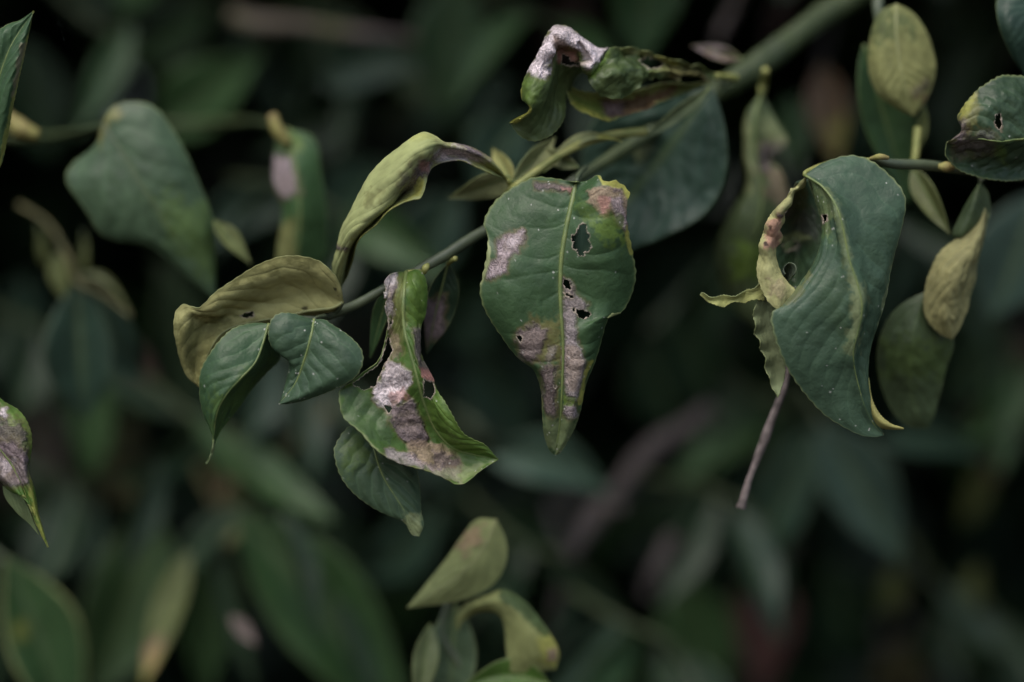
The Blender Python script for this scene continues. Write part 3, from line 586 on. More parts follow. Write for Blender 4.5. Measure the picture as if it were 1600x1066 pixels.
# 1k blurred vertical leaf right of it
L = [(1190, 145, 6), (1163, 180, 6), (1160, 240, 6), (1166, 295, 6), (1135, 345, 6), (1118, 400, 6.4), (1132, 465, 7), (1165, 500, 7), (1205, 525, 7)]
M = [(1190, 145, 6), (1180, 190, 5.6), (1182, 250, 5.6), (1190, 300, 5.6), (1185, 350, 5.6), (1170, 410, 6), (1172, 460, 6.4), (1205, 525, 7)]
R = [(1190, 145, 6), (1212, 185, 6), (1232, 225, 6), (1205, 245, 6), (1225, 275, 6), (1240, 340, 6.4), (1235, 400, 6.6), (1230, 460, 7), (1205, 525, 7)]
p = patch(interp_rails(L, M, R, -.3, .1), 110, 60, crinkle=1.0, veins=8, seed=40)
leaf(main, [p], 'green', top=(.075, .105, .045), label='out of focus twisted green leaf with brown blotches, left of the big right leaf', midrib=True, edge=.9, mr=3,
     spots=[('scard', [(1188, 225), (1230, 220), (1200, 250), (1205, 275), (1185, 270)], 7, .8), ('pale', [(1158, 180), (1170, 180), (1174, 300), (1158, 300)], 5, .7), ('pale', [(1195, 170), (1232, 220), (1210, 225), (1190, 200)], 9, .5),
            ('lime', [(1150, 380), (1215, 390), (1200, 440), (1150, 430)], 18, .9), ('tan', [(1195, 270), (1230, 265), (1235, 330), (1200, 310)], 10, .6)],
     petiole=([(1190, 145, 6), (1193, 130, 6), (1196, 110, 5)], [6, 6, 6], M_PET))
#@@RIGHT
# ------------------------------------------------------------------ 2 right twig
rt = thing('citrus_twig', 'horizontal green citrus twig entering from the right edge with big cupped leaf', 'branch', (1660, 285, 3))
tube('stem', [(1660, 282, 3.4), (1560, 272, 2.6), (1480, 262, 1.8), (1440, 258, 1.4), (1395, 256, 1.0), (1362, 248, .8)], [8, 8, 8, 8.5, 8, 5], M_STEM, rt, .08)
tube('node', [(1388, 247, .6), (1375, 245, .5), (1360, 248, .7)], [3, 5, 3], M_NUB, rt, .2)
tube('node', [(1490, 262, 1.4), (1478, 261, 1.3), (1466, 260, 1.3)], [4, 8.6, 4], M_NUB, rt, .2)
c = (2.422, 1120, 240); zp = lambda pts: z2(*c, pts)
L = zz(*c, [(332, 82, .2), (352, 98, .2), (368, 160, .2), (388, 250, .2), (390, 310, .1), (376, 375, 0), (345, 445, -.1), (300, 508, -.2), (245, 572, -.4), (206, 608, -.5), (214, 680, -.5), (243, 765, -.4), (275, 832, -.3), (330, 910, -.1), (400, 985, .1), (470, 1030, .2), (545, 1066, .3), (600, 1072, .4), (632, 1066, .5)])
M = zz(*c, [(332, 82, .2), (400, 125, -.2), (450, 200, -.5), (480, 310, -.6), (502, 410, -.7), (530, 500, -.7), (545, 580, -.7), (535, 660, -.6), (520, 750, -.5), (530, 840, -.2), (558, 950, .1), (590, 1020, .4), (632, 1066, .5)])
R = zz(*c, [(332, 82, .2), (395, 38, .4), (475, 8, .5), (540, 8, .5), (600, 32, .4), (662, 82, .3), (704, 140, .2), (714, 190, .2), (702, 262, .2), (682, 340, .2), (656, 450, .2), (632, 560, .2), (602, 680, .2), (582, 780, .2), (577, 860, .2), (588, 940, .3), (610, 1010, .4), (632, 1066, .5)])
p1 = patch([L, mixr(L, M, .3, -.05, 26), mixr(L, M, .75, .10, 26), M, mixr(M, R, .25, .12, 26), mixr(M, R, .7, -.02, 26), R], 280, 150, mid=3, crinkle=1.3, fine=.45, veins=10, serr=.40, quilt=.30, seed=47)
# yellow curled strip of the left half
O2 = zz(*c, [(335, 88, .3), (312, 108, .3), (296, 130, .4), (276, 138, .0), (272, 172, .2), (240, 205, -.1), (212, 240, .1), (192, 268, -.1), (180, 305, .1), (162, 345, -.2), (163, 385, .0), (155, 440, -.1), (168, 500, -.2), (192, 555, -.3), (232, 592, -.4)])
I2 = zz(*c, [(335, 88, .3), (330, 125, .6), (292, 150, .5), (275, 188, .4), (244, 222, .1), (246, 255, .3), (228, 290, .1), (240, 325, .3), (216, 365, .1), (238, 450, 0), (268, 500, -.1), (292, 525, -.2), (232, 592, -.4)])
p2 = patch([O2, mixr(O2, I2, .5, -.35, 24), I2], 150, 40, crinkle=1.5, fine=.9, veins=9, serr=.3, quilt=.15, seed=46)
# inner wall of the cavity
O3 = zz(*c, [(300, 110, .8), (270, 190, 1.2), (236, 260, 1.3), (228, 340, 1.3), (228, 410, 1.2), (255, 480, 1.0), (300, 540, .6)])
I3 = zz(*c, [(345, 100, .8), (375, 190, 1.0), (395, 260, 1.0), (396, 330, 1.0), (380, 400, .9), (345, 470, .7), (310, 545, .6)])
O3 = [(a, b, d+.5) for a, b, d in O3]; I3 = [(a, b, d+.4) for a, b, d in I3]
p3 = patch([O3, mixr(O3, I3, .5, 1.3, 20), I3], 110, 60, crinkle=1.3, veins=7, seed=48)
leaf(rt, [p1, p2, p3], 'teal', flips=['top', 'under', 'top'], top=(.050, .092, .054), under=(.38, .38, .17), mr=2.2, midmat=M_MID, specks=45, veinc=1.15, crum=.2,
     holes=[(0, zp([(400, 238), (416, 232), (418, 252), (402, 264)])), (2, zp([(250, 350), (290, 320), (305, 350), (262, 372)]))],
     label='big blue green leaf cupped open on its left with a curled yellow strip',
     spots=[('lime', zp([(345, 90), (400, 140), (440, 250), (430, 340), (400, 330), (380, 200)]), 12, .3, 0), ('pale', zp([(350, 95), (400, 150), (440, 250), (420, 330), (385, 200)]), 8, .28, 0),
            ('green', zp([(340, 460), (400, 400), (460, 450), (500, 620), (540, 700), (500, 760)]), 20, .3, 0), ('pale', zp([(505, 470), (560, 480), (568, 560), (535, 640), (520, 760), (485, 740), (515, 600)]), 7, .34, 0), ('pale', zp([(395, 110), (450, 170), (490, 300), (520, 450), (545, 520), (545, 760), (515, 700), (520, 560), (490, 440), (462, 300), (420, 180)]), 6, .30, 0),
            ('olive', zp([(240, 575), (300, 510), (345, 450), (360, 460), (310, 540), (250, 590)]), 7, .5, 0), ('pale', zp([(660, 430), (675, 430), (590, 800), (578, 800)]), 3, .5, 0),
            ('pink', zp([(195, 265), (240, 225), (238, 350), (180, 355)]), 7, .75, 1), ('scard', zp([(228, 228), (246, 228), (244, 240), (230, 242)]), 2, .9, 1), ('black', zp([(198, 272), (206, 276), (208, 292), (200, 288)]), 1.5, .8, 1),
            ('black', zp([(178, 338), (190, 336), (192, 348), (182, 350)]), 1.5, .9, 1), ('tan', zp([(195, 470), (250, 480), (250, 550), (205, 540)]), 6, .5, 1), ('mauve', zp([(290, 230), (370, 220), (370, 320), (280, 310)]), 14, .35, 2),
            ('pale', zp([(250, 320), (300, 292), (360, 318), (310, 335), (300, 322), (262, 345)]), 3, .85, 2), ('dark', zp([(240, 340), (380, 340), (300, 545), (240, 480)]), 12, .8, 2), ('scard', zp([(250, 150), (300, 140), (290, 250), (240, 260)]), 9, .6, 2), ('olive', zp([(290, 130), (340, 120), (340, 200), (290, 210)]), 8, .5, 2)],
     petiole=([(1257, 274, .2), (1262, 268, .4), (1300, 255, 1.3), (1362, 250, 1.0)], [3, 4, 4.5, 4], M_PET))
# rolled shred, left tail and lower pale lobe: torn strips of that leaf
V = []
def strip(L, R, pig, label, front='under', seed=50, dz=-.2, **k):
    k2 = {a: k.pop(a) for a in ('crinkle', 'nu', 'nv', 'veins') if a in k}
    p = patch([L, mixr(L, R, .5, dz), R], k2.get('nu', 90), k2.get('nv', 36), crinkle=k2.get('crinkle', .4), veins=k2.get('veins', 7), serr=.35, quilt=.06, seed=seed)
    k.setdefault('midrib', False)
    return leaf(k.pop('par', rt), [p], pig, front=front, label=label, **k)
strip([(1193, 436, .2), (1178, 449, .1), (1165, 452, .3), (1148, 461, .1), (1130, 460, .3), (1112, 464, .2), (1098, 457, .3), (1093, 461, .3)], [(1193, 470, .3), (1180, 469, .2), (1164, 474, .4), (1148, 473, .2), (1132, 480, .4), (1118, 478, .2), (1104, 470, .4), (1093, 461, .3)], 'pale', 'narrow yellowish leaf tip pointing left from the cupped leaf', dz=.08, crinkle=1.2, under=(.36, .38, .14))
strip(zz(*c, [(185, 510, .3), (160, 545, .3), (138, 590, .2), (134, 620, .3), (142, 650, .1), (138, 685, .3), (158, 712, .1), (160, 745, .3), (180, 775, .1), (182, 810, .2), (202, 845, .1), (206, 880, .2), (220, 900, .1), (230, 925, .1)]),
      zz(*c, [(185, 510, .3), (215, 590, .5), (215, 660, .5), (240, 740, .5), (260, 800, .5), (258, 850, .4), (243, 890, .2), (238, 910, .1), (230, 925, .1)]), 'pale', 'pale green leaf with a nibbled edge, hanging below the yellow strip', dz=.12, crinkle=1.2, under=(.19, .23, .12), seed=52)
Rr = []
for k in range(9):
    a = math.radians(-60+k*36)
    Rr.append([(1232+9*math.cos(a)*t_+dx, 424-10*math.sin(a)*t_+dy, 0.5+dzz-.15*math.cos(a*1.0)) for (t_, dx, dy, dzz) in ((1, 2, -3, -.3), (.9, -1, 3, 0), (.6, -6, 12, .3), (.4, -9, 18, .6))])
p = patch(Rr, 30, 60, crinkle=.15, veins=3, seed=3); leaf(rt, [p], 'pale', midrib=False, label='tiny rolled leaf shred inside the cupped leaf', under=(.14, .17, .12), top=(.12, .15, .10))
strip(zz(*c, [(577, 850, .35), (590, 930, .3), (615, 985, .3), (655, 1022, .3), (706, 1041, .4)]), zz(*c, [(565, 900, .6), (580, 985, .6), (610, 1030, .5), (660, 1042, .4), (706, 1041, .4)]), 'yellow', 'yellow rolled margin at the foot of the cupped leaf', dz=-.15, under=(.30, .29, .10), seed=55)
# 2b yellow and green curled leaf to the right
c = (2.221, 1080, 220); zp = lambda pts: z2(*c, pts)
p1 = patch([zz(*c, [(1003, 140, 2.2), (960, 200, 2.2), (925, 270, 2.2), (905, 330, 2.2), (940, 350, 2.3), (980, 335, 2.4)]), zz(*c, [(1003, 140, 2.2), (985, 210, 1.9), (965, 280, 1.9), (945, 330, 2.0), (960, 340, 2.3), (980, 335, 2.4)]),
            zz(*c, [(1003, 140, 2.2), (1030, 180, 2.3), (1040, 235, 2.3), (1030, 280, 2.3), (1000, 310, 2.4), (980, 335, 2.4)])], 80, 40, crinkle=.6, seed=60)
p2 = patch([zz(*c, [(1020, 235, 2.2), (980, 300, 2.2), (930, 350, 2.2), (870, 390, 2.1), (832, 460, 2.1), (812, 530, 2.1), (808, 585, 2.1), (825, 630, 2.1), (860, 668, 2.1), (905, 688, 2.2)]),
            zz(*c, [(1020, 235, 2.2), (1005, 310, 1.9), (970, 380, 1.7), (930, 440, 1.6), (905, 510, 1.6), (890, 570, 1.7), (890, 620, 1.8), (905, 688, 2.2)]),
            zz(*c, [(1020, 235, 2.2), (1030, 260, 2.3), (1022, 330, 2.3), (1005, 400, 2.3), (985, 480, 2.4), (960, 570, 2.4), (935, 640, 2.3), (905, 688, 2.2)])], 120, 60, crinkle=1.8, fine=.8, veins=7, quilt=.4, seed=61)
p3 = patch([zz(*c, [(820, 520, 2.4), (745, 555, 2.4), (690, 605, 2.5), (655, 680, 2.7), (642, 760, 3), (655, 850, 3.2), (700, 945, 3.4), (760, 992, 3.5), (820, 1000, 3.6)]),
            zz(*c, [(820, 520, 2.4), (790, 600, 2.2), (770, 680, 2.2), (760, 780, 2.5), (765, 880, 3), (790, 960, 3.3), (820, 1000, 3.6)]),
            zz(*c, [(820, 520, 2.4), (850, 600, 2.5), (900, 660, 2.6), (912, 710, 2.8), (885, 790, 3.1), (865, 880, 3.3), (840, 960, 3.5), (820, 1000, 3.6)])], 120, 70, crinkle=1.2, veins=6, seed=62)
leaf(rt, [p2, p1, p3], 'green', flips=['under', 'top', 'top'], under=(.28, .27, .12), top=(.060, .090, .040), midrib=True, mr=2, midmat=M_MIDY, label='twisted leaf, yellow underside above and dark green below, right of the cupped leaf',
     spots=[('pale', zp([(1025, 245), (1040, 260), (990, 340), (970, 335)]), 5, .7, 1), ('olive', zp([(815, 600), (880, 640), (905, 690), (850, 670)]), 8, .4, 0), ('lime', zp([(660, 700), (860, 720), (860, 800), (680, 800)]), 25, .3, 2)],
     petiole=([(1531, 283, 2.2), (1538, 278, 2.3), (1545, 272, 2.4)], [4, 4, 4]))
# 2c curled leaf at the right edge
c = (2.666, 1160, 0); zp = lambda pts: z2(*c, pts)
L = zz(*c, [(1340, 420, 1.4), (1270, 340, 1.2), (1190, 318, 1.0), (1110, 308, .8), (1050, 325, .6), (1000, 358, .5), (965, 392, .5), (920, 440, .4), (895, 490, .4), (905, 540, .4), (880, 572, .3), (852, 595, .3)])
M = zz(*c, [(1340, 560, 1.4), (1250, 572, .9), (1170, 582, .4), (1100, 590, .2), (1040, 592, 0), (980, 590, .1), (920, 590, .2), (852, 595, .3)])
R = zz(*c, [(1340, 700, 1.6), (1250, 740, 1.6), (1170, 750, 1.4), (1110, 758, 1.2), (1040, 750, 1.0), (960, 730, .8), (890, 695, .6), (850, 650, .4), (852, 595, .3)])
p = patch(interp_rails(L, M, R, -.35, .5), 160, 110, crinkle=2.0, fine=.9, veins=8, serr=.4, quilt=.5, seed=64)
leaf(rt, [p], 'green', top=(.036, .066, .032), label='puckered dark leaf with brown bitten edge, cut off by the right edge of the photo', mr=3, holes=[zp([(1058, 480), (1072, 478), (1078, 510), (1070, 535), (1060, 510)])],
     spots=[('olive', zp([(960, 395), (985, 390), (975, 520), (940, 560), (900, 540), (900, 480)]), 7, .8), ('yellow', zp([(920, 440), (960, 395), (975, 400), (930, 480), (900, 500)]), 6, .6), ('mauve', zp([(880, 500), (920, 510), (930, 570), (890, 600)]), 6, .8),
            ('scard', zp([(890, 560), (1040, 570), (1040, 610), (900, 640)]), 10, .6), ('tan', zp([(1050, 510), (1080, 530), (1078, 550), (1055, 525)]), 4, .7), ('lime', zp([(1060, 600), (1100, 620), (1100, 680), (1070, 670)]), 7, .5)], specks=14)
ZS = 0.7
# 2d hanging underside leaf, top
up = thing('hanging_shoot', 'soft focus shoot with a pale teardrop leaf hanging top right above the horizontal twig', 'branch', (1400, -30, 6))
tube('stem', [(1392, -60, 7), (1376, -20, 6.6), (1372, 10, 6), (1378, 60, 5.8)], [11, 10, 9, 6], M_STEM, up, .08)
L = zz(*c, [(640, 20, 5), (575, 50, 5), (535, 130, 5), (520, 245, 5), (538, 335, 5), (580, 400, 5), (650, 450, 5), (712, 482, 5)])
M = zz(*c, [(640, 20, 5), (640, 120, 4.6), (650, 240, 4.5), (670, 350, 4.6), (712, 482, 5)])
R = zz(*c, [(640, 20, 5), (695, 42, 5.2), (745, 95, 5.2), (785, 185, 5.2), (798, 280, 5.2), (785, 360, 5.2), (748, 440, 5.1), (712, 482, 5)])
p = patch(interp_rails(L, M, R, -.3, -.2), 90, 50, crinkle=.9, veins=7, seed=66)
leaf(up, [p], 'olive', front='under', under=(.215, .225, .085), mr=3, midmat=M_MIDY, label='pale olive teardrop leaf showing its underside', spots=[('scard', zp([(700, 370), (760, 330), (780, 350), (720, 400)]), 6, .5), ('brown', zp([(730, 400), (780, 400), (770, 460), (740, 450)]), 8, .6), ('green', zp([(540, 40), (740, 90), (660, 130), (560, 200)]), 30, .6)])
auto_leaf(up, (1445, 165, 5.5), (1428, 252, 6), 12, 'olive', roll=30, label='thin yellow green leaf edge below the teardrop leaf')
auto_leaf(up, (1350, 70, 7), (1420, 320, 8), 46, 'green', edge=.2, roll=20, label='dark leaf behind the teardrop leaf')
auto_leaf(up, (1425, 262, 5), (1484, 366, 4), 21, 'olive', roll=-20, label='slender olive leaf below the horizontal twig', petiole=([(1425, 262, 5), (1430, 245, 5), (1434, 200, 5.3)], [5, 6, 6], M_PET))
ZS = 1.0
# 2e corner leaf
co = thing('corner_leaf_shoot', 'shoot with one smooth grey green leaf in the top right corner', 'branch', (1640, -60, 3))
tube('stem', [(1640, -60, 3), (1660, 60, 3.5), (1670, 200, 4)], [6, 6, 6], M_STEM, co, .08)
p = patch(interp_rails(zz(*c, [(1250, -80, 2.5), (1100, -60, 2.4), (1058, 0, 2.2), (1060, 70, 2.0), (1080, 150, 2.0), (1118, 235, 2.2), (1180, 320, 2.6)]), zz(*c, [(1250, -80, 2.5), (1210, 60, 2), (1190, 180, 2), (1180, 320, 2.6)]),
                       zz(*c, [(1250, -80, 2.5), (1340, 0, 2.6), (1330, 120, 2.6), (1270, 240, 2.6), (1180, 320, 2.6)]), -.2, -.2), 90, 50, crinkle=.5, seed=68)
leaf(co, [p], 'teal', mr=2.6, label='smooth grey green leaf cut by the corner')
#@@LEFT
# ------------------------------------------------------------------ 3 left edge things
c = (2.665, 0, 0)
tl = thing('edge_shoot', 'shoot at the left edge bearing a sharp pointed leaf aimed up at the top left', 'branch', (-60, 330, 1))
tube('stem', [(-60, 330, 1), (-40, 250, 1), (-30, 200, 1.4)], [6, 6, 5], M_STEM, tl, .08)
p = patch(interp_rails(zz(*c, [(-40, 740, .8), (-200, 560, .4), (-190, 350, .2), (-90, 180, .2), (-5, 122, .2), (42, 96, .2), (82, 84, .2), (141, 45, .2)]), zz(*c, [(-40, 740, .8), (-50, 560, .5), (-20, 380, .2), (40, 200, .1), (141, 45, .2)]),
                       zz(*c, [(-40, 740, .8), (5, 690, .6), (30, 590, .5), (47, 480, .4), (72, 368, .3), (97, 250, .2), (121, 140, .2), (141, 45, .2)]), -.2, -.3), 150, 70, crinkle=.4, veins=9, seed=70)
leaf(tl, [p], 'bluegreen', mr=2.8, label='pointed green leaf with a yellow margin', edge=1.0, spots=[('yellow', z2(*c, [(141, 45), (125, 140), (60, 440), (0, 720), (-10, 690), (40, 470), (90, 260)]), 3, .6), ('tan', z2(*c, [(85, 180), (110, 180), (60, 400), (48, 400)]), 3, .4)])
c = (2.106, 0, 560)
ll = thing('scarred_shoot', 'shoot at the left edge with a mauve scarred leaf hanging down below mid height', 'branch', (-70, 600, 1))
tube('stem', [(-70, 600, 1), (-40, 590, .8), (-15, 600, .6)], [7, 6, 4], M_STEM, ll, .08)
p = patch(interp_rails(zz(*c, [(-30, 90, .6), (-150, 180, .8), (-160, 300, .8), (-60, 370, .5), (0, 400, .3), (30, 430, .2), (70, 445, .1), (100, 480, .1), (125, 550, .1), (158, 622, 0)]), zz(*c, [(-30, 90, .6), (-40, 190, .1), (-10, 280, 0), (40, 350, 0), (75, 420, 0), (105, 500, 0), (158, 622, 0)]),
                       zz(*c, [(-30, 90, .6), (10, 140, .3), (60, 168, .2), (92, 210, .1), (106, 265, .1), (100, 330, .1), (92, 370, .1), (112, 440, .2), (122, 510, .2), (140, 565, .1), (158, 622, 0)]), -.3, -.3), 160, 90, crinkle=.9, veins=10, seed=72)
leaf(ll, [p], 'fresh', mr=2.4, label='scarred drooping leaf with lime right margin', spots=[('lime', z2(*c, [(0, 170), (100, 190), (106, 300), (60, 300), (20, 230)]), 8, .7), ('scard', z2(*c, [(-60, 190), (70, 220), (90, 260), (80, 330), (-60, 280)]), 8, .8),
     ('mauve', z2(*c, [(-80, 260), (60, 280), (90, 330), (98, 420), (60, 420), (-60, 400)]), 7, .9), ('scarp', z2(*c, [(0, 155), (20, 160), (15, 190), (-10, 190)]), 4, .9), ('scarp', z2(*c, [(0, 330), (40, 340), (40, 370), (0, 400)]), 6, .6), ('yellow', z2(*c, [(95, 350), (112, 440), (158, 620), (130, 580), (95, 450)]), 4, .5)])
p = patch([zz(*c, [(10, 420, .6), (20, 460, .6), (60, 510, .5), (100, 545, .4), (130, 580, .2)]), zz(*c, [(10, 420, .6), (60, 440, .3), (90, 480, .2), (110, 530, .2), (130, 580, .2)])], 60, 30, mid=1, crinkle=.4, seed=74)
leaf(ll, [p], 'pale', front='under', midrib=False, under=(.15, .2, .09), label='pale underside fold below the scars')

ZS = 0.55
# 3c big blurred leaf upper left
bl = thing('left_shoot', 'blurred shoot with one broad shiny drooping leaf in the upper left', 'branch', (-40, 212, 11))
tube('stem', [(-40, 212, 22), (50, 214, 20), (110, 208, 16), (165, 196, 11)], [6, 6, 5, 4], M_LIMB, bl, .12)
tube('bud', [(10, 180, 11), (30, 200, 11), (60, 212, 11)], [10, 14, 8], M_NUB, bl, .3)
L = [(160, 192, 9), (148, 228, 9.2), (113, 256, 9.3), (104, 285, 9), (135, 330, 8.8), (165, 370, 9), (228, 384, 9), (265, 410, 9.2), (300, 440, 9.6), (338, 470, 10)]
M = [(160, 192, 9), (188, 232, 8.4), (222, 290, 8), (262, 350, 8.3), (300, 410, 9), (338, 470, 10)]
R = [(160, 192, 9), (172, 170, 9), (195, 160, 9), (225, 160, 9), (250, 175, 9), (285, 225, 9), (312, 285, 9.3), (332, 340, 9.6), (337, 400, 10), (338, 470, 10)]
p = patch(interp_rails(L, M, R, -.3, -.4), 100, 60, crinkle=.9, veins=7, seed=76)
leaf(bl, [p], 'bluegreen', mr=2.0, midmat=M_STEM, label='broad shiny green leaf hanging tip down', spots=[('olive', [(148, 185), (182, 165), (190, 180), (165, 200), (158, 235)], 6, .8), ('lime', [(250, 300), (330, 330), (335, 440), (260, 360)], 25, .4)], top=(.058, .100, .052))
auto_leaf(bl, (335, 345, 9), (392, 412, 9), 16, 'olive', roll=20, label='small pale leaf to the right of the broad leaf')
ZS = 0.62
# 3d mid blurred leaf with pink scar
ms = thing('blurred_shoot', 'blurred shoot with yellow brown tip and pink scarred leaf left of the arched leaf', 'branch', (270, 192, 13))
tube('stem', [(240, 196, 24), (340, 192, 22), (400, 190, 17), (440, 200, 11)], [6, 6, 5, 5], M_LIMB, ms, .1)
tube('bud', [(425, 178, 9.5), (432, 200, 9.5), (450, 225, 9.7)], [7, 10, 8], M_NUB, ms, .3)
p = patch([[(450, 200, 10), (428, 230, 10), (425, 290, 10), (440, 330, 10), (432, 390, 10), (428, 450, 10.5)], [(450, 200, 10), (460, 260, 9.4), (468, 330, 9.4), (462, 400, 9.8), (428, 450, 10.5)], [(450, 200, 10), (490, 215, 10), (503, 265, 10), (512, 340, 10.4), (505, 410, 10.8), (428, 450, 10.5)]], 80, 40, crinkle=.8, seed=78)
leaf(ms, [p], 'green', label='narrow hanging leaf with a pink blotch', mr=3, spots=[('scar', [(425, 245), (452, 250), (468, 300), (445, 310), (425, 290)], 6, .95), ('lime', [(440, 195), (475, 220), (460, 240), (435, 225)], 8, .8), ('olive', [(435, 350), (465, 340), (462, 440), (425, 440)], 8, .8)])
ZS = 1.0
#@@BG
# ------------------------------------------------------------------ 4 blurred shoots behind: each a twig with its own leaves
def shoot(label, stem, rad, leaves, mat=M_STEM, name='background_shoot', group=None):
    t = thing(name, label, 'branch', stem[0], group)
    tube('stem', stem, rad, mat, t, .12)
    for lf in leaves:
        b, tp, hw, pg = lf[:4]; kw = dict(lf[4]) if len(lf) > 4 else {}
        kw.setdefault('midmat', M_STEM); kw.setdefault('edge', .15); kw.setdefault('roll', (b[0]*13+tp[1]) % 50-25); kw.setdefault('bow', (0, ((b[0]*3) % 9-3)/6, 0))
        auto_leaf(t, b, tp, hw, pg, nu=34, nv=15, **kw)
    return t
G_ = 'blurred shoots in the shade behind'
ZS = 0.85
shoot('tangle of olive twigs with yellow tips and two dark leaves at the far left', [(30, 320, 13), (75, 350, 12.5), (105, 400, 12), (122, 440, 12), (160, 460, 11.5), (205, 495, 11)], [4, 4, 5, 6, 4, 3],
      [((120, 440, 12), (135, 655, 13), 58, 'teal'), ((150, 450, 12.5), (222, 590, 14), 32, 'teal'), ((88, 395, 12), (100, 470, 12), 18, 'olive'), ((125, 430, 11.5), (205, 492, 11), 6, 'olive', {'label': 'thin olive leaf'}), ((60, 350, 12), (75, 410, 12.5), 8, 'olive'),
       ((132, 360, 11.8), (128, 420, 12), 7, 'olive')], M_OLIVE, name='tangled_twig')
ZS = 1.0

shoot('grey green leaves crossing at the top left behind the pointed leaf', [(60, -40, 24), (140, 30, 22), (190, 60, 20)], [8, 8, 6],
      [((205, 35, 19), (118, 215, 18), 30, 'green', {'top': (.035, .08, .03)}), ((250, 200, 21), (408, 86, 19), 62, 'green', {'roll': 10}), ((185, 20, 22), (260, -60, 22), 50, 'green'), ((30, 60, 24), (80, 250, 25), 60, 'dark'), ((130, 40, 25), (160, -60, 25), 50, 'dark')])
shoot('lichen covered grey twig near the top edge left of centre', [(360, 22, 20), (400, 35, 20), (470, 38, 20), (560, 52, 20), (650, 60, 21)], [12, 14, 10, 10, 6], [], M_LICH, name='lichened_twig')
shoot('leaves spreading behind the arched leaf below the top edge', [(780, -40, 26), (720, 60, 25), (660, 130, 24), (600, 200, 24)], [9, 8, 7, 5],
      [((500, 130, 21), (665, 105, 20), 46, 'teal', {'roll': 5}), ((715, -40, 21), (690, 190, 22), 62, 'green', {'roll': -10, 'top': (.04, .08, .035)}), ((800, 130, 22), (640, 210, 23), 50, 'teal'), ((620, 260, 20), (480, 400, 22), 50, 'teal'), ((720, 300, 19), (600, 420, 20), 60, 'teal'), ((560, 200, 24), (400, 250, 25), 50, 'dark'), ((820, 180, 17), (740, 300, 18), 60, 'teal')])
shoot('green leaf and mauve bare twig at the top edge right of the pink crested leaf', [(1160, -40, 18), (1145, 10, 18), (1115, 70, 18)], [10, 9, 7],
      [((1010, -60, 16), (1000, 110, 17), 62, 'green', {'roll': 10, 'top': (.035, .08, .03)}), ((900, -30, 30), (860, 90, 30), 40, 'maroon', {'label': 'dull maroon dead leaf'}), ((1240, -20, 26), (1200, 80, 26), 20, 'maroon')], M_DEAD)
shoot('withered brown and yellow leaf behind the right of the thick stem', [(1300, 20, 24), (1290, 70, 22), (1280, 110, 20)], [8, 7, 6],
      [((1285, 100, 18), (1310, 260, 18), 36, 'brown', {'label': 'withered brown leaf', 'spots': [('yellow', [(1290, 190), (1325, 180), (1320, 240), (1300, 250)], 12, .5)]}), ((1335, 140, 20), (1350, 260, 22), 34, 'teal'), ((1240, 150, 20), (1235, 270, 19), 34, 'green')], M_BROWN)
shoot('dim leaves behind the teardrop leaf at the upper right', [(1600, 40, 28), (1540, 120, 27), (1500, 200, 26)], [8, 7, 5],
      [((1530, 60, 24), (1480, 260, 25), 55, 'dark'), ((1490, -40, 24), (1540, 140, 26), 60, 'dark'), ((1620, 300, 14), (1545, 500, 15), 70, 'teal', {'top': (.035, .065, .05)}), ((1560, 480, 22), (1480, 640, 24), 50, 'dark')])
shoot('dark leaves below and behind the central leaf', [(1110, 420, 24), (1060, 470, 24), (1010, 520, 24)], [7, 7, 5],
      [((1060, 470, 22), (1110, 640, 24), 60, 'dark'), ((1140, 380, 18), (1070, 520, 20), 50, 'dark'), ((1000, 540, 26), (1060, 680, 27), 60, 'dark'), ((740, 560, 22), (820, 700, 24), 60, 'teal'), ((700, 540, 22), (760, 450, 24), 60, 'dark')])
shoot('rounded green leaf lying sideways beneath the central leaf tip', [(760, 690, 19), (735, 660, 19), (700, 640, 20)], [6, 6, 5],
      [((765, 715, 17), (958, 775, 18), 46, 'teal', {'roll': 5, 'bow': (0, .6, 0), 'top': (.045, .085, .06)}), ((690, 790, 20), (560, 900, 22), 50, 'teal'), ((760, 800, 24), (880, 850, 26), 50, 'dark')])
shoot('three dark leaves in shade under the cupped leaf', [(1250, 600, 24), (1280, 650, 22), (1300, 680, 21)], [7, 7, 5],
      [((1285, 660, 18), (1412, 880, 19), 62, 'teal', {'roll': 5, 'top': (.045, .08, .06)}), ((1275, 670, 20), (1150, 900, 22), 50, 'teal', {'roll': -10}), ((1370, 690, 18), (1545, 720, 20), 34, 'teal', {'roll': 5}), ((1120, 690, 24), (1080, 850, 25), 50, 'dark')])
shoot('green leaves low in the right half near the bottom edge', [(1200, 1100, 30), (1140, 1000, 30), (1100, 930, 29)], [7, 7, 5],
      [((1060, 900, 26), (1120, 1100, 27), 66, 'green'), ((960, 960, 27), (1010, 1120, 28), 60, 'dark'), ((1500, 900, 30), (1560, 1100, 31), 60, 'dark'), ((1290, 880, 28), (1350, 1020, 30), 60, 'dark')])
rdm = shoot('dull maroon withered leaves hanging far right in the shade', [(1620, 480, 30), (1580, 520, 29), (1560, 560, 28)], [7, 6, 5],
      [((1550, 540, 24), (1555, 760, 25), 50, 'maroon', {'top': (.09, .038, .04)}), ((1600, 520, 26), (1590, 680, 27), 40, 'maroon'), ((1560, 700, 26), (1500, 820, 28), 24, 'olive')], M_BROWN)
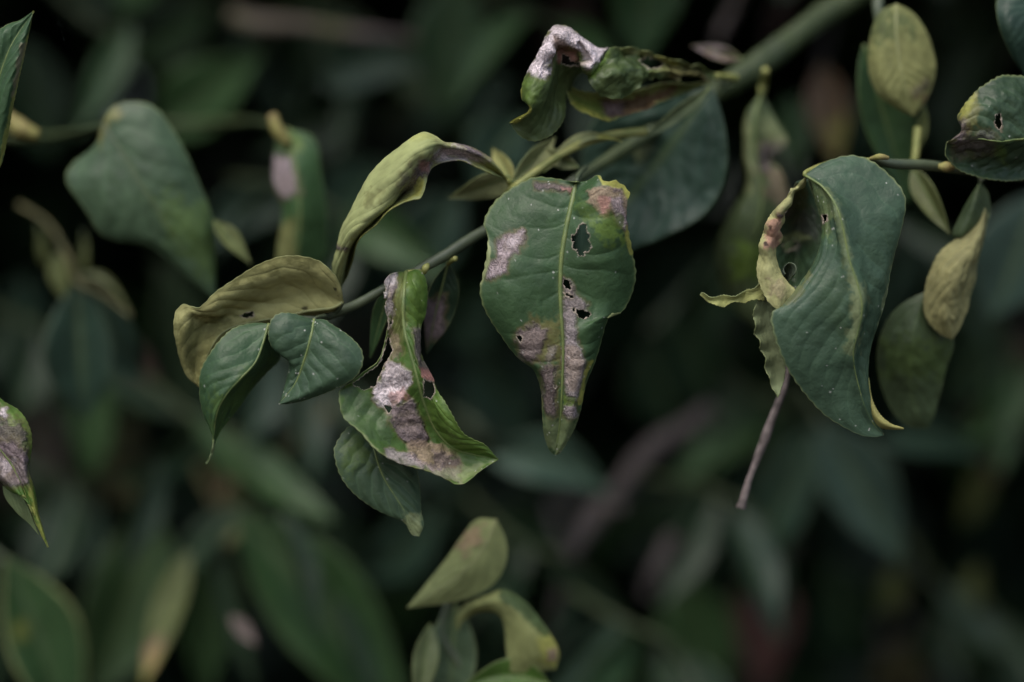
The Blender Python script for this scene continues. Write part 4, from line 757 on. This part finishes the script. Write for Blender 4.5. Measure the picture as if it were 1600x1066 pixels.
shoot('dull maroon withered leaves low beside the bottom edge right of centre', [(1240, 840, 34), (1220, 880, 33), (1210, 920, 32)], [7, 6, 5],
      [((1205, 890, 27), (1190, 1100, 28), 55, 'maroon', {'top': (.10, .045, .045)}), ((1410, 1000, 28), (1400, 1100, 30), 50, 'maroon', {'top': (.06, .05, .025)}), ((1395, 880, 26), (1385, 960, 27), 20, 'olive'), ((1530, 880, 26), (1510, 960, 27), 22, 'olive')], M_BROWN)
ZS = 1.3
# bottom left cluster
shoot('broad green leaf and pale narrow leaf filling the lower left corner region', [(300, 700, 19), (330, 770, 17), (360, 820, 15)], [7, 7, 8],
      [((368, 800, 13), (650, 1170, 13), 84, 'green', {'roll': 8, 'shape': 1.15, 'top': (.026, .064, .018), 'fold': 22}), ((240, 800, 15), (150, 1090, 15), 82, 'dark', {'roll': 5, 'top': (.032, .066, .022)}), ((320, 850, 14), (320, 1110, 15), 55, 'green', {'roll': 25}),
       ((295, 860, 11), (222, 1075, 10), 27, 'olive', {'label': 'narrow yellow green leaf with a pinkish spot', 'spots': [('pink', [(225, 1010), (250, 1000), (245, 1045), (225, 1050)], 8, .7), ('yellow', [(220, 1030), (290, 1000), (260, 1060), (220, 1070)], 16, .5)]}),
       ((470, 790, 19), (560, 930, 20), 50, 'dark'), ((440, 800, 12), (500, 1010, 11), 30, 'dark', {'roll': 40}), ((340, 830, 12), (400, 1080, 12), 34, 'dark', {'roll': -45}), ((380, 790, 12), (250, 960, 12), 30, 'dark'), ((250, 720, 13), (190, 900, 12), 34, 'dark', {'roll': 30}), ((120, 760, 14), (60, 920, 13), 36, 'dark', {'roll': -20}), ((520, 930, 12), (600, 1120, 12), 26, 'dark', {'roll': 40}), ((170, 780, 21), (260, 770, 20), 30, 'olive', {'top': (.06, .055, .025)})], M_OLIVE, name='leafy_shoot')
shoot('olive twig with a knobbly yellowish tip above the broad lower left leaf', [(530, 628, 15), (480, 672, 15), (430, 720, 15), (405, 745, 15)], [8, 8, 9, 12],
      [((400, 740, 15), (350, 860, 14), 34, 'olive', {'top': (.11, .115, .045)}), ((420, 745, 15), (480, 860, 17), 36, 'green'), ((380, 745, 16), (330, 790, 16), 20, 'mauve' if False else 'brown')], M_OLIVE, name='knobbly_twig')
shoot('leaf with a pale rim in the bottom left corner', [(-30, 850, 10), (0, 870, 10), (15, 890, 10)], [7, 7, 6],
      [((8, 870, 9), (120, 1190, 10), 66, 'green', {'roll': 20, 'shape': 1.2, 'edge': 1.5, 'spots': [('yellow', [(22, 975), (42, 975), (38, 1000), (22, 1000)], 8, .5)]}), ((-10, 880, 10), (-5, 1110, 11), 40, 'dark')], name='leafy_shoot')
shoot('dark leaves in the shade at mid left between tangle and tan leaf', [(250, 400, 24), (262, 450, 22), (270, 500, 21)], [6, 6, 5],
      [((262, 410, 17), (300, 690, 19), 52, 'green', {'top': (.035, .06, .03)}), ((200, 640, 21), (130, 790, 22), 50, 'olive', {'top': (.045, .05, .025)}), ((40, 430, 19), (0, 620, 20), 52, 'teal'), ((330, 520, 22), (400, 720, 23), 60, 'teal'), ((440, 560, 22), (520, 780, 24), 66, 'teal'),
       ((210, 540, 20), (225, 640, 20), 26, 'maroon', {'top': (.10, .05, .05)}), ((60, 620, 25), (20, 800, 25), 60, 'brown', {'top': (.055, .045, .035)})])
ZS = 1.0
ZS = 1.0
rb = random.Random(11)
where = ['behind the tangle', 'low at the left edge', 'left of the knobbly twig', 'beneath the tan leaf', 'behind the arched leaf', 'above the arched leaf', 'behind the pink crested leaf', 'right of the withered brown leaf', 'behind the dead mauve twig', 'at the right edge below the yellow leaf',
         'under the bent bare branch', 'right of the bottom ring shaped curl', 'in the bottom right corner', 'between the bare branch and the maroon leaves', 'behind the scarred folded leaf', 'at the top edge left of centre']
spots_ = [(60, 540), (60, 760), (330, 690), (420, 560), (470, 330), (520, 40), (860, 60), (1420, 380), (1180, 640), (1560, 560), (830, 880), (1000, 1010), (1500, 960), (1120, 800), (640, 640), (330, 30)]
for (cx, cy), wh in zip(spots_, where):
    z0 = rb.uniform(17, 27); a0 = rb.uniform(-.6, .6); lv = []
    st = [(cx-110*math.cos(a0), cy-70-110*math.sin(a0), z0+2), (cx-30, cy-40, z0+1), (cx+40, cy-10, z0), (cx+90, cy+30, z0)]
    for k in range(5):
        t_ = k/4; bx = st[1][0]+(st[3][0]-st[1][0])*t_; by = st[1][1]+(st[3][1]-st[1][1])*t_
        ang = math.radians(rb.uniform(25, 155)); ln = rb.uniform(120, 210)
        lv.append(((bx, by, z0+rb.uniform(-1, 1)), (bx+ln*math.cos(ang), by+ln*math.sin(ang), z0+rb.uniform(-3, 2)), rb.uniform(26, 44), rb.choice(['dark', 'teal', 'green', 'dark', 'dark']), {'roll': rb.uniform(-55, 55)}))
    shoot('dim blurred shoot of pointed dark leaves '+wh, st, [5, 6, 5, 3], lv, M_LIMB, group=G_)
# small pale seed-like dead bits
dt = thing('dead_leaf_scrap', 'small pale pink dry scrap caught between the lower left leaves', 'dead leaf', (368, 972, 12))
auto_leaf(dt, (360, 962, 12), (400, 1008, 12), 13, 'brown', top=(.22, .17, .16), roll=10, crinkle=2, midrib=False)
ZS = 0.6
# bottom centre shoot
bc = thing('bottom_shoot', 'half blurred shoot at bottom centre with a pale teardrop leaf and a ring shaped curl', 'branch', (760, 1120, 8))
tube('stem', [(760, 1120, 8), (720, 1040, 8), (690, 990, 8), (700, 940, 8)], [8, 7, 6, 5], M_STEM, bc, .1)
p = patch([[(775, 812, 6), (745, 812, 6), (722, 838, 6), (700, 870, 6), (670, 908, 6), (636, 950, 6)], [(775, 812, 6), (760, 850, 5.6), (735, 885, 5.5), (690, 920, 5.7), (636, 950, 6)], [(775, 812, 6), (790, 845, 6.2), (790, 880, 6.2), (768, 915, 6.2), (720, 938, 6.1), (636, 950, 6)]], 80, 44, crinkle=.4, veins=6, seed=81, serr=.1)
leaf(bc, [p], 'pale', front='under', under=(.25, .285, .115), mr=2.6, midmat=M_MIDY, label='pale green teardrop leaf with a pinkish blush', edge=.3, spots=[('pink', [(730, 825), (755, 820), (745, 850), (725, 868), (718, 855)], 10, .45)])
p = patch([[(716, 985, 7.2), (714, 962, 7), (733, 941, 6.6), (765, 930, 6.3), (790, 922, 6.1), (820, 940, 6), (848, 975, 6), (872, 1015, 6), (868, 1045, 6.2)],
           [(716, 985, 7.2), (719, 966, 6.8), (745, 946, 6.0), (780, 940, 5.7), (805, 955, 5.5), (825, 985, 5.4), (845, 1015, 5.5), (868, 1045, 6.2)],
           [(716, 985, 7.2), (724, 970, 6.9), (752, 955, 6.6), (780, 960, 6.4), (790, 985, 6.2), (793, 1020, 6.1), (800, 1050, 6.1), (868, 1045, 6.2)]], 90, 44, crinkle=.6, seed=83)
leaf(bc, [p], 'olive', front='under', under=(.25, .275, .105), label='curled leaf arching like a ring with a yellow end', midrib=False, spots=[('yellow', [(840, 970), (875, 1010), (870, 1050), (845, 1030)], 8, .7), ('tan', [(855, 1015), (868, 1015), (868, 1032), (855, 1030)], 4, .9), ('green', [(780, 915), (815, 925), (860, 985), (850, 1000), (815, 960), (785, 940)], 5, .85)])
auto_leaf(bc, (712, 945, 8), (700, 1140, 8), 44, 'green', top=(.07, .11, .055), roll=-10, label='green leaf under the teardrop leaf')
auto_leaf(bc, (672, 975, 7), (652, 1110, 6.5), 22, 'pale', roll=10, label='narrow yellow green leaf at the bottom')
auto_leaf(bc, (860, 1070, 6), (720, 1075, 6), 30, 'fresh', roll=0, bow=(0, .3, 0), label='small green leaf cut by the bottom edge')
ZS = 1.0
# branches without leaves
def bare(name, label, pts, rad, mat, rough=.2):
    t = thing(name, label, 'branch' if 'branch' in name else 'twig', pts[0]); tube('stem', pts, rad, mat, t, rough, n=70, sides=14); return t
d = bare('dead_twig', 'thin dead mauve grey twig hanging below the cupped leaf', [(1236, 560, 2.4), (1226, 605, 2.2), (1208, 650, 2.0), (1190, 700, 2.0), (1172, 745, 2.0), (1158, 795, 2.0)], [4, 5, 5.5, 7.2, 5.5, 8.5], M_DEAD, .45)
d = bare('bare_branch', 'blurred grey brown branch bending down beneath the central leaf', [(1110, 640, 22), (1075, 668, 21), (1020, 700, 20), (975, 755, 20), (930, 812, 20), (900, 860, 20), (880, 930, 21), (868, 1010, 22)], [14, 17, 17, 17, 18, 12, 14, 13], M_BROWN)
tube('stub', [(935, 805, 20), (955, 795, 19.5), (975, 795, 19)], [10, 8, 5], M_BROWN, d, .2)
d = bare('broken_branch', 'short blurred broken stub of branch left of the maroon leaves', [(1056, 838, 20), (1042, 862, 20), (1025, 895, 20), (1012, 930, 20.5)], [20, 14, 14, 13], M_BROWN)

for o in bpy.data.objects:
    if '_w' in o.keys(): del o['_w']
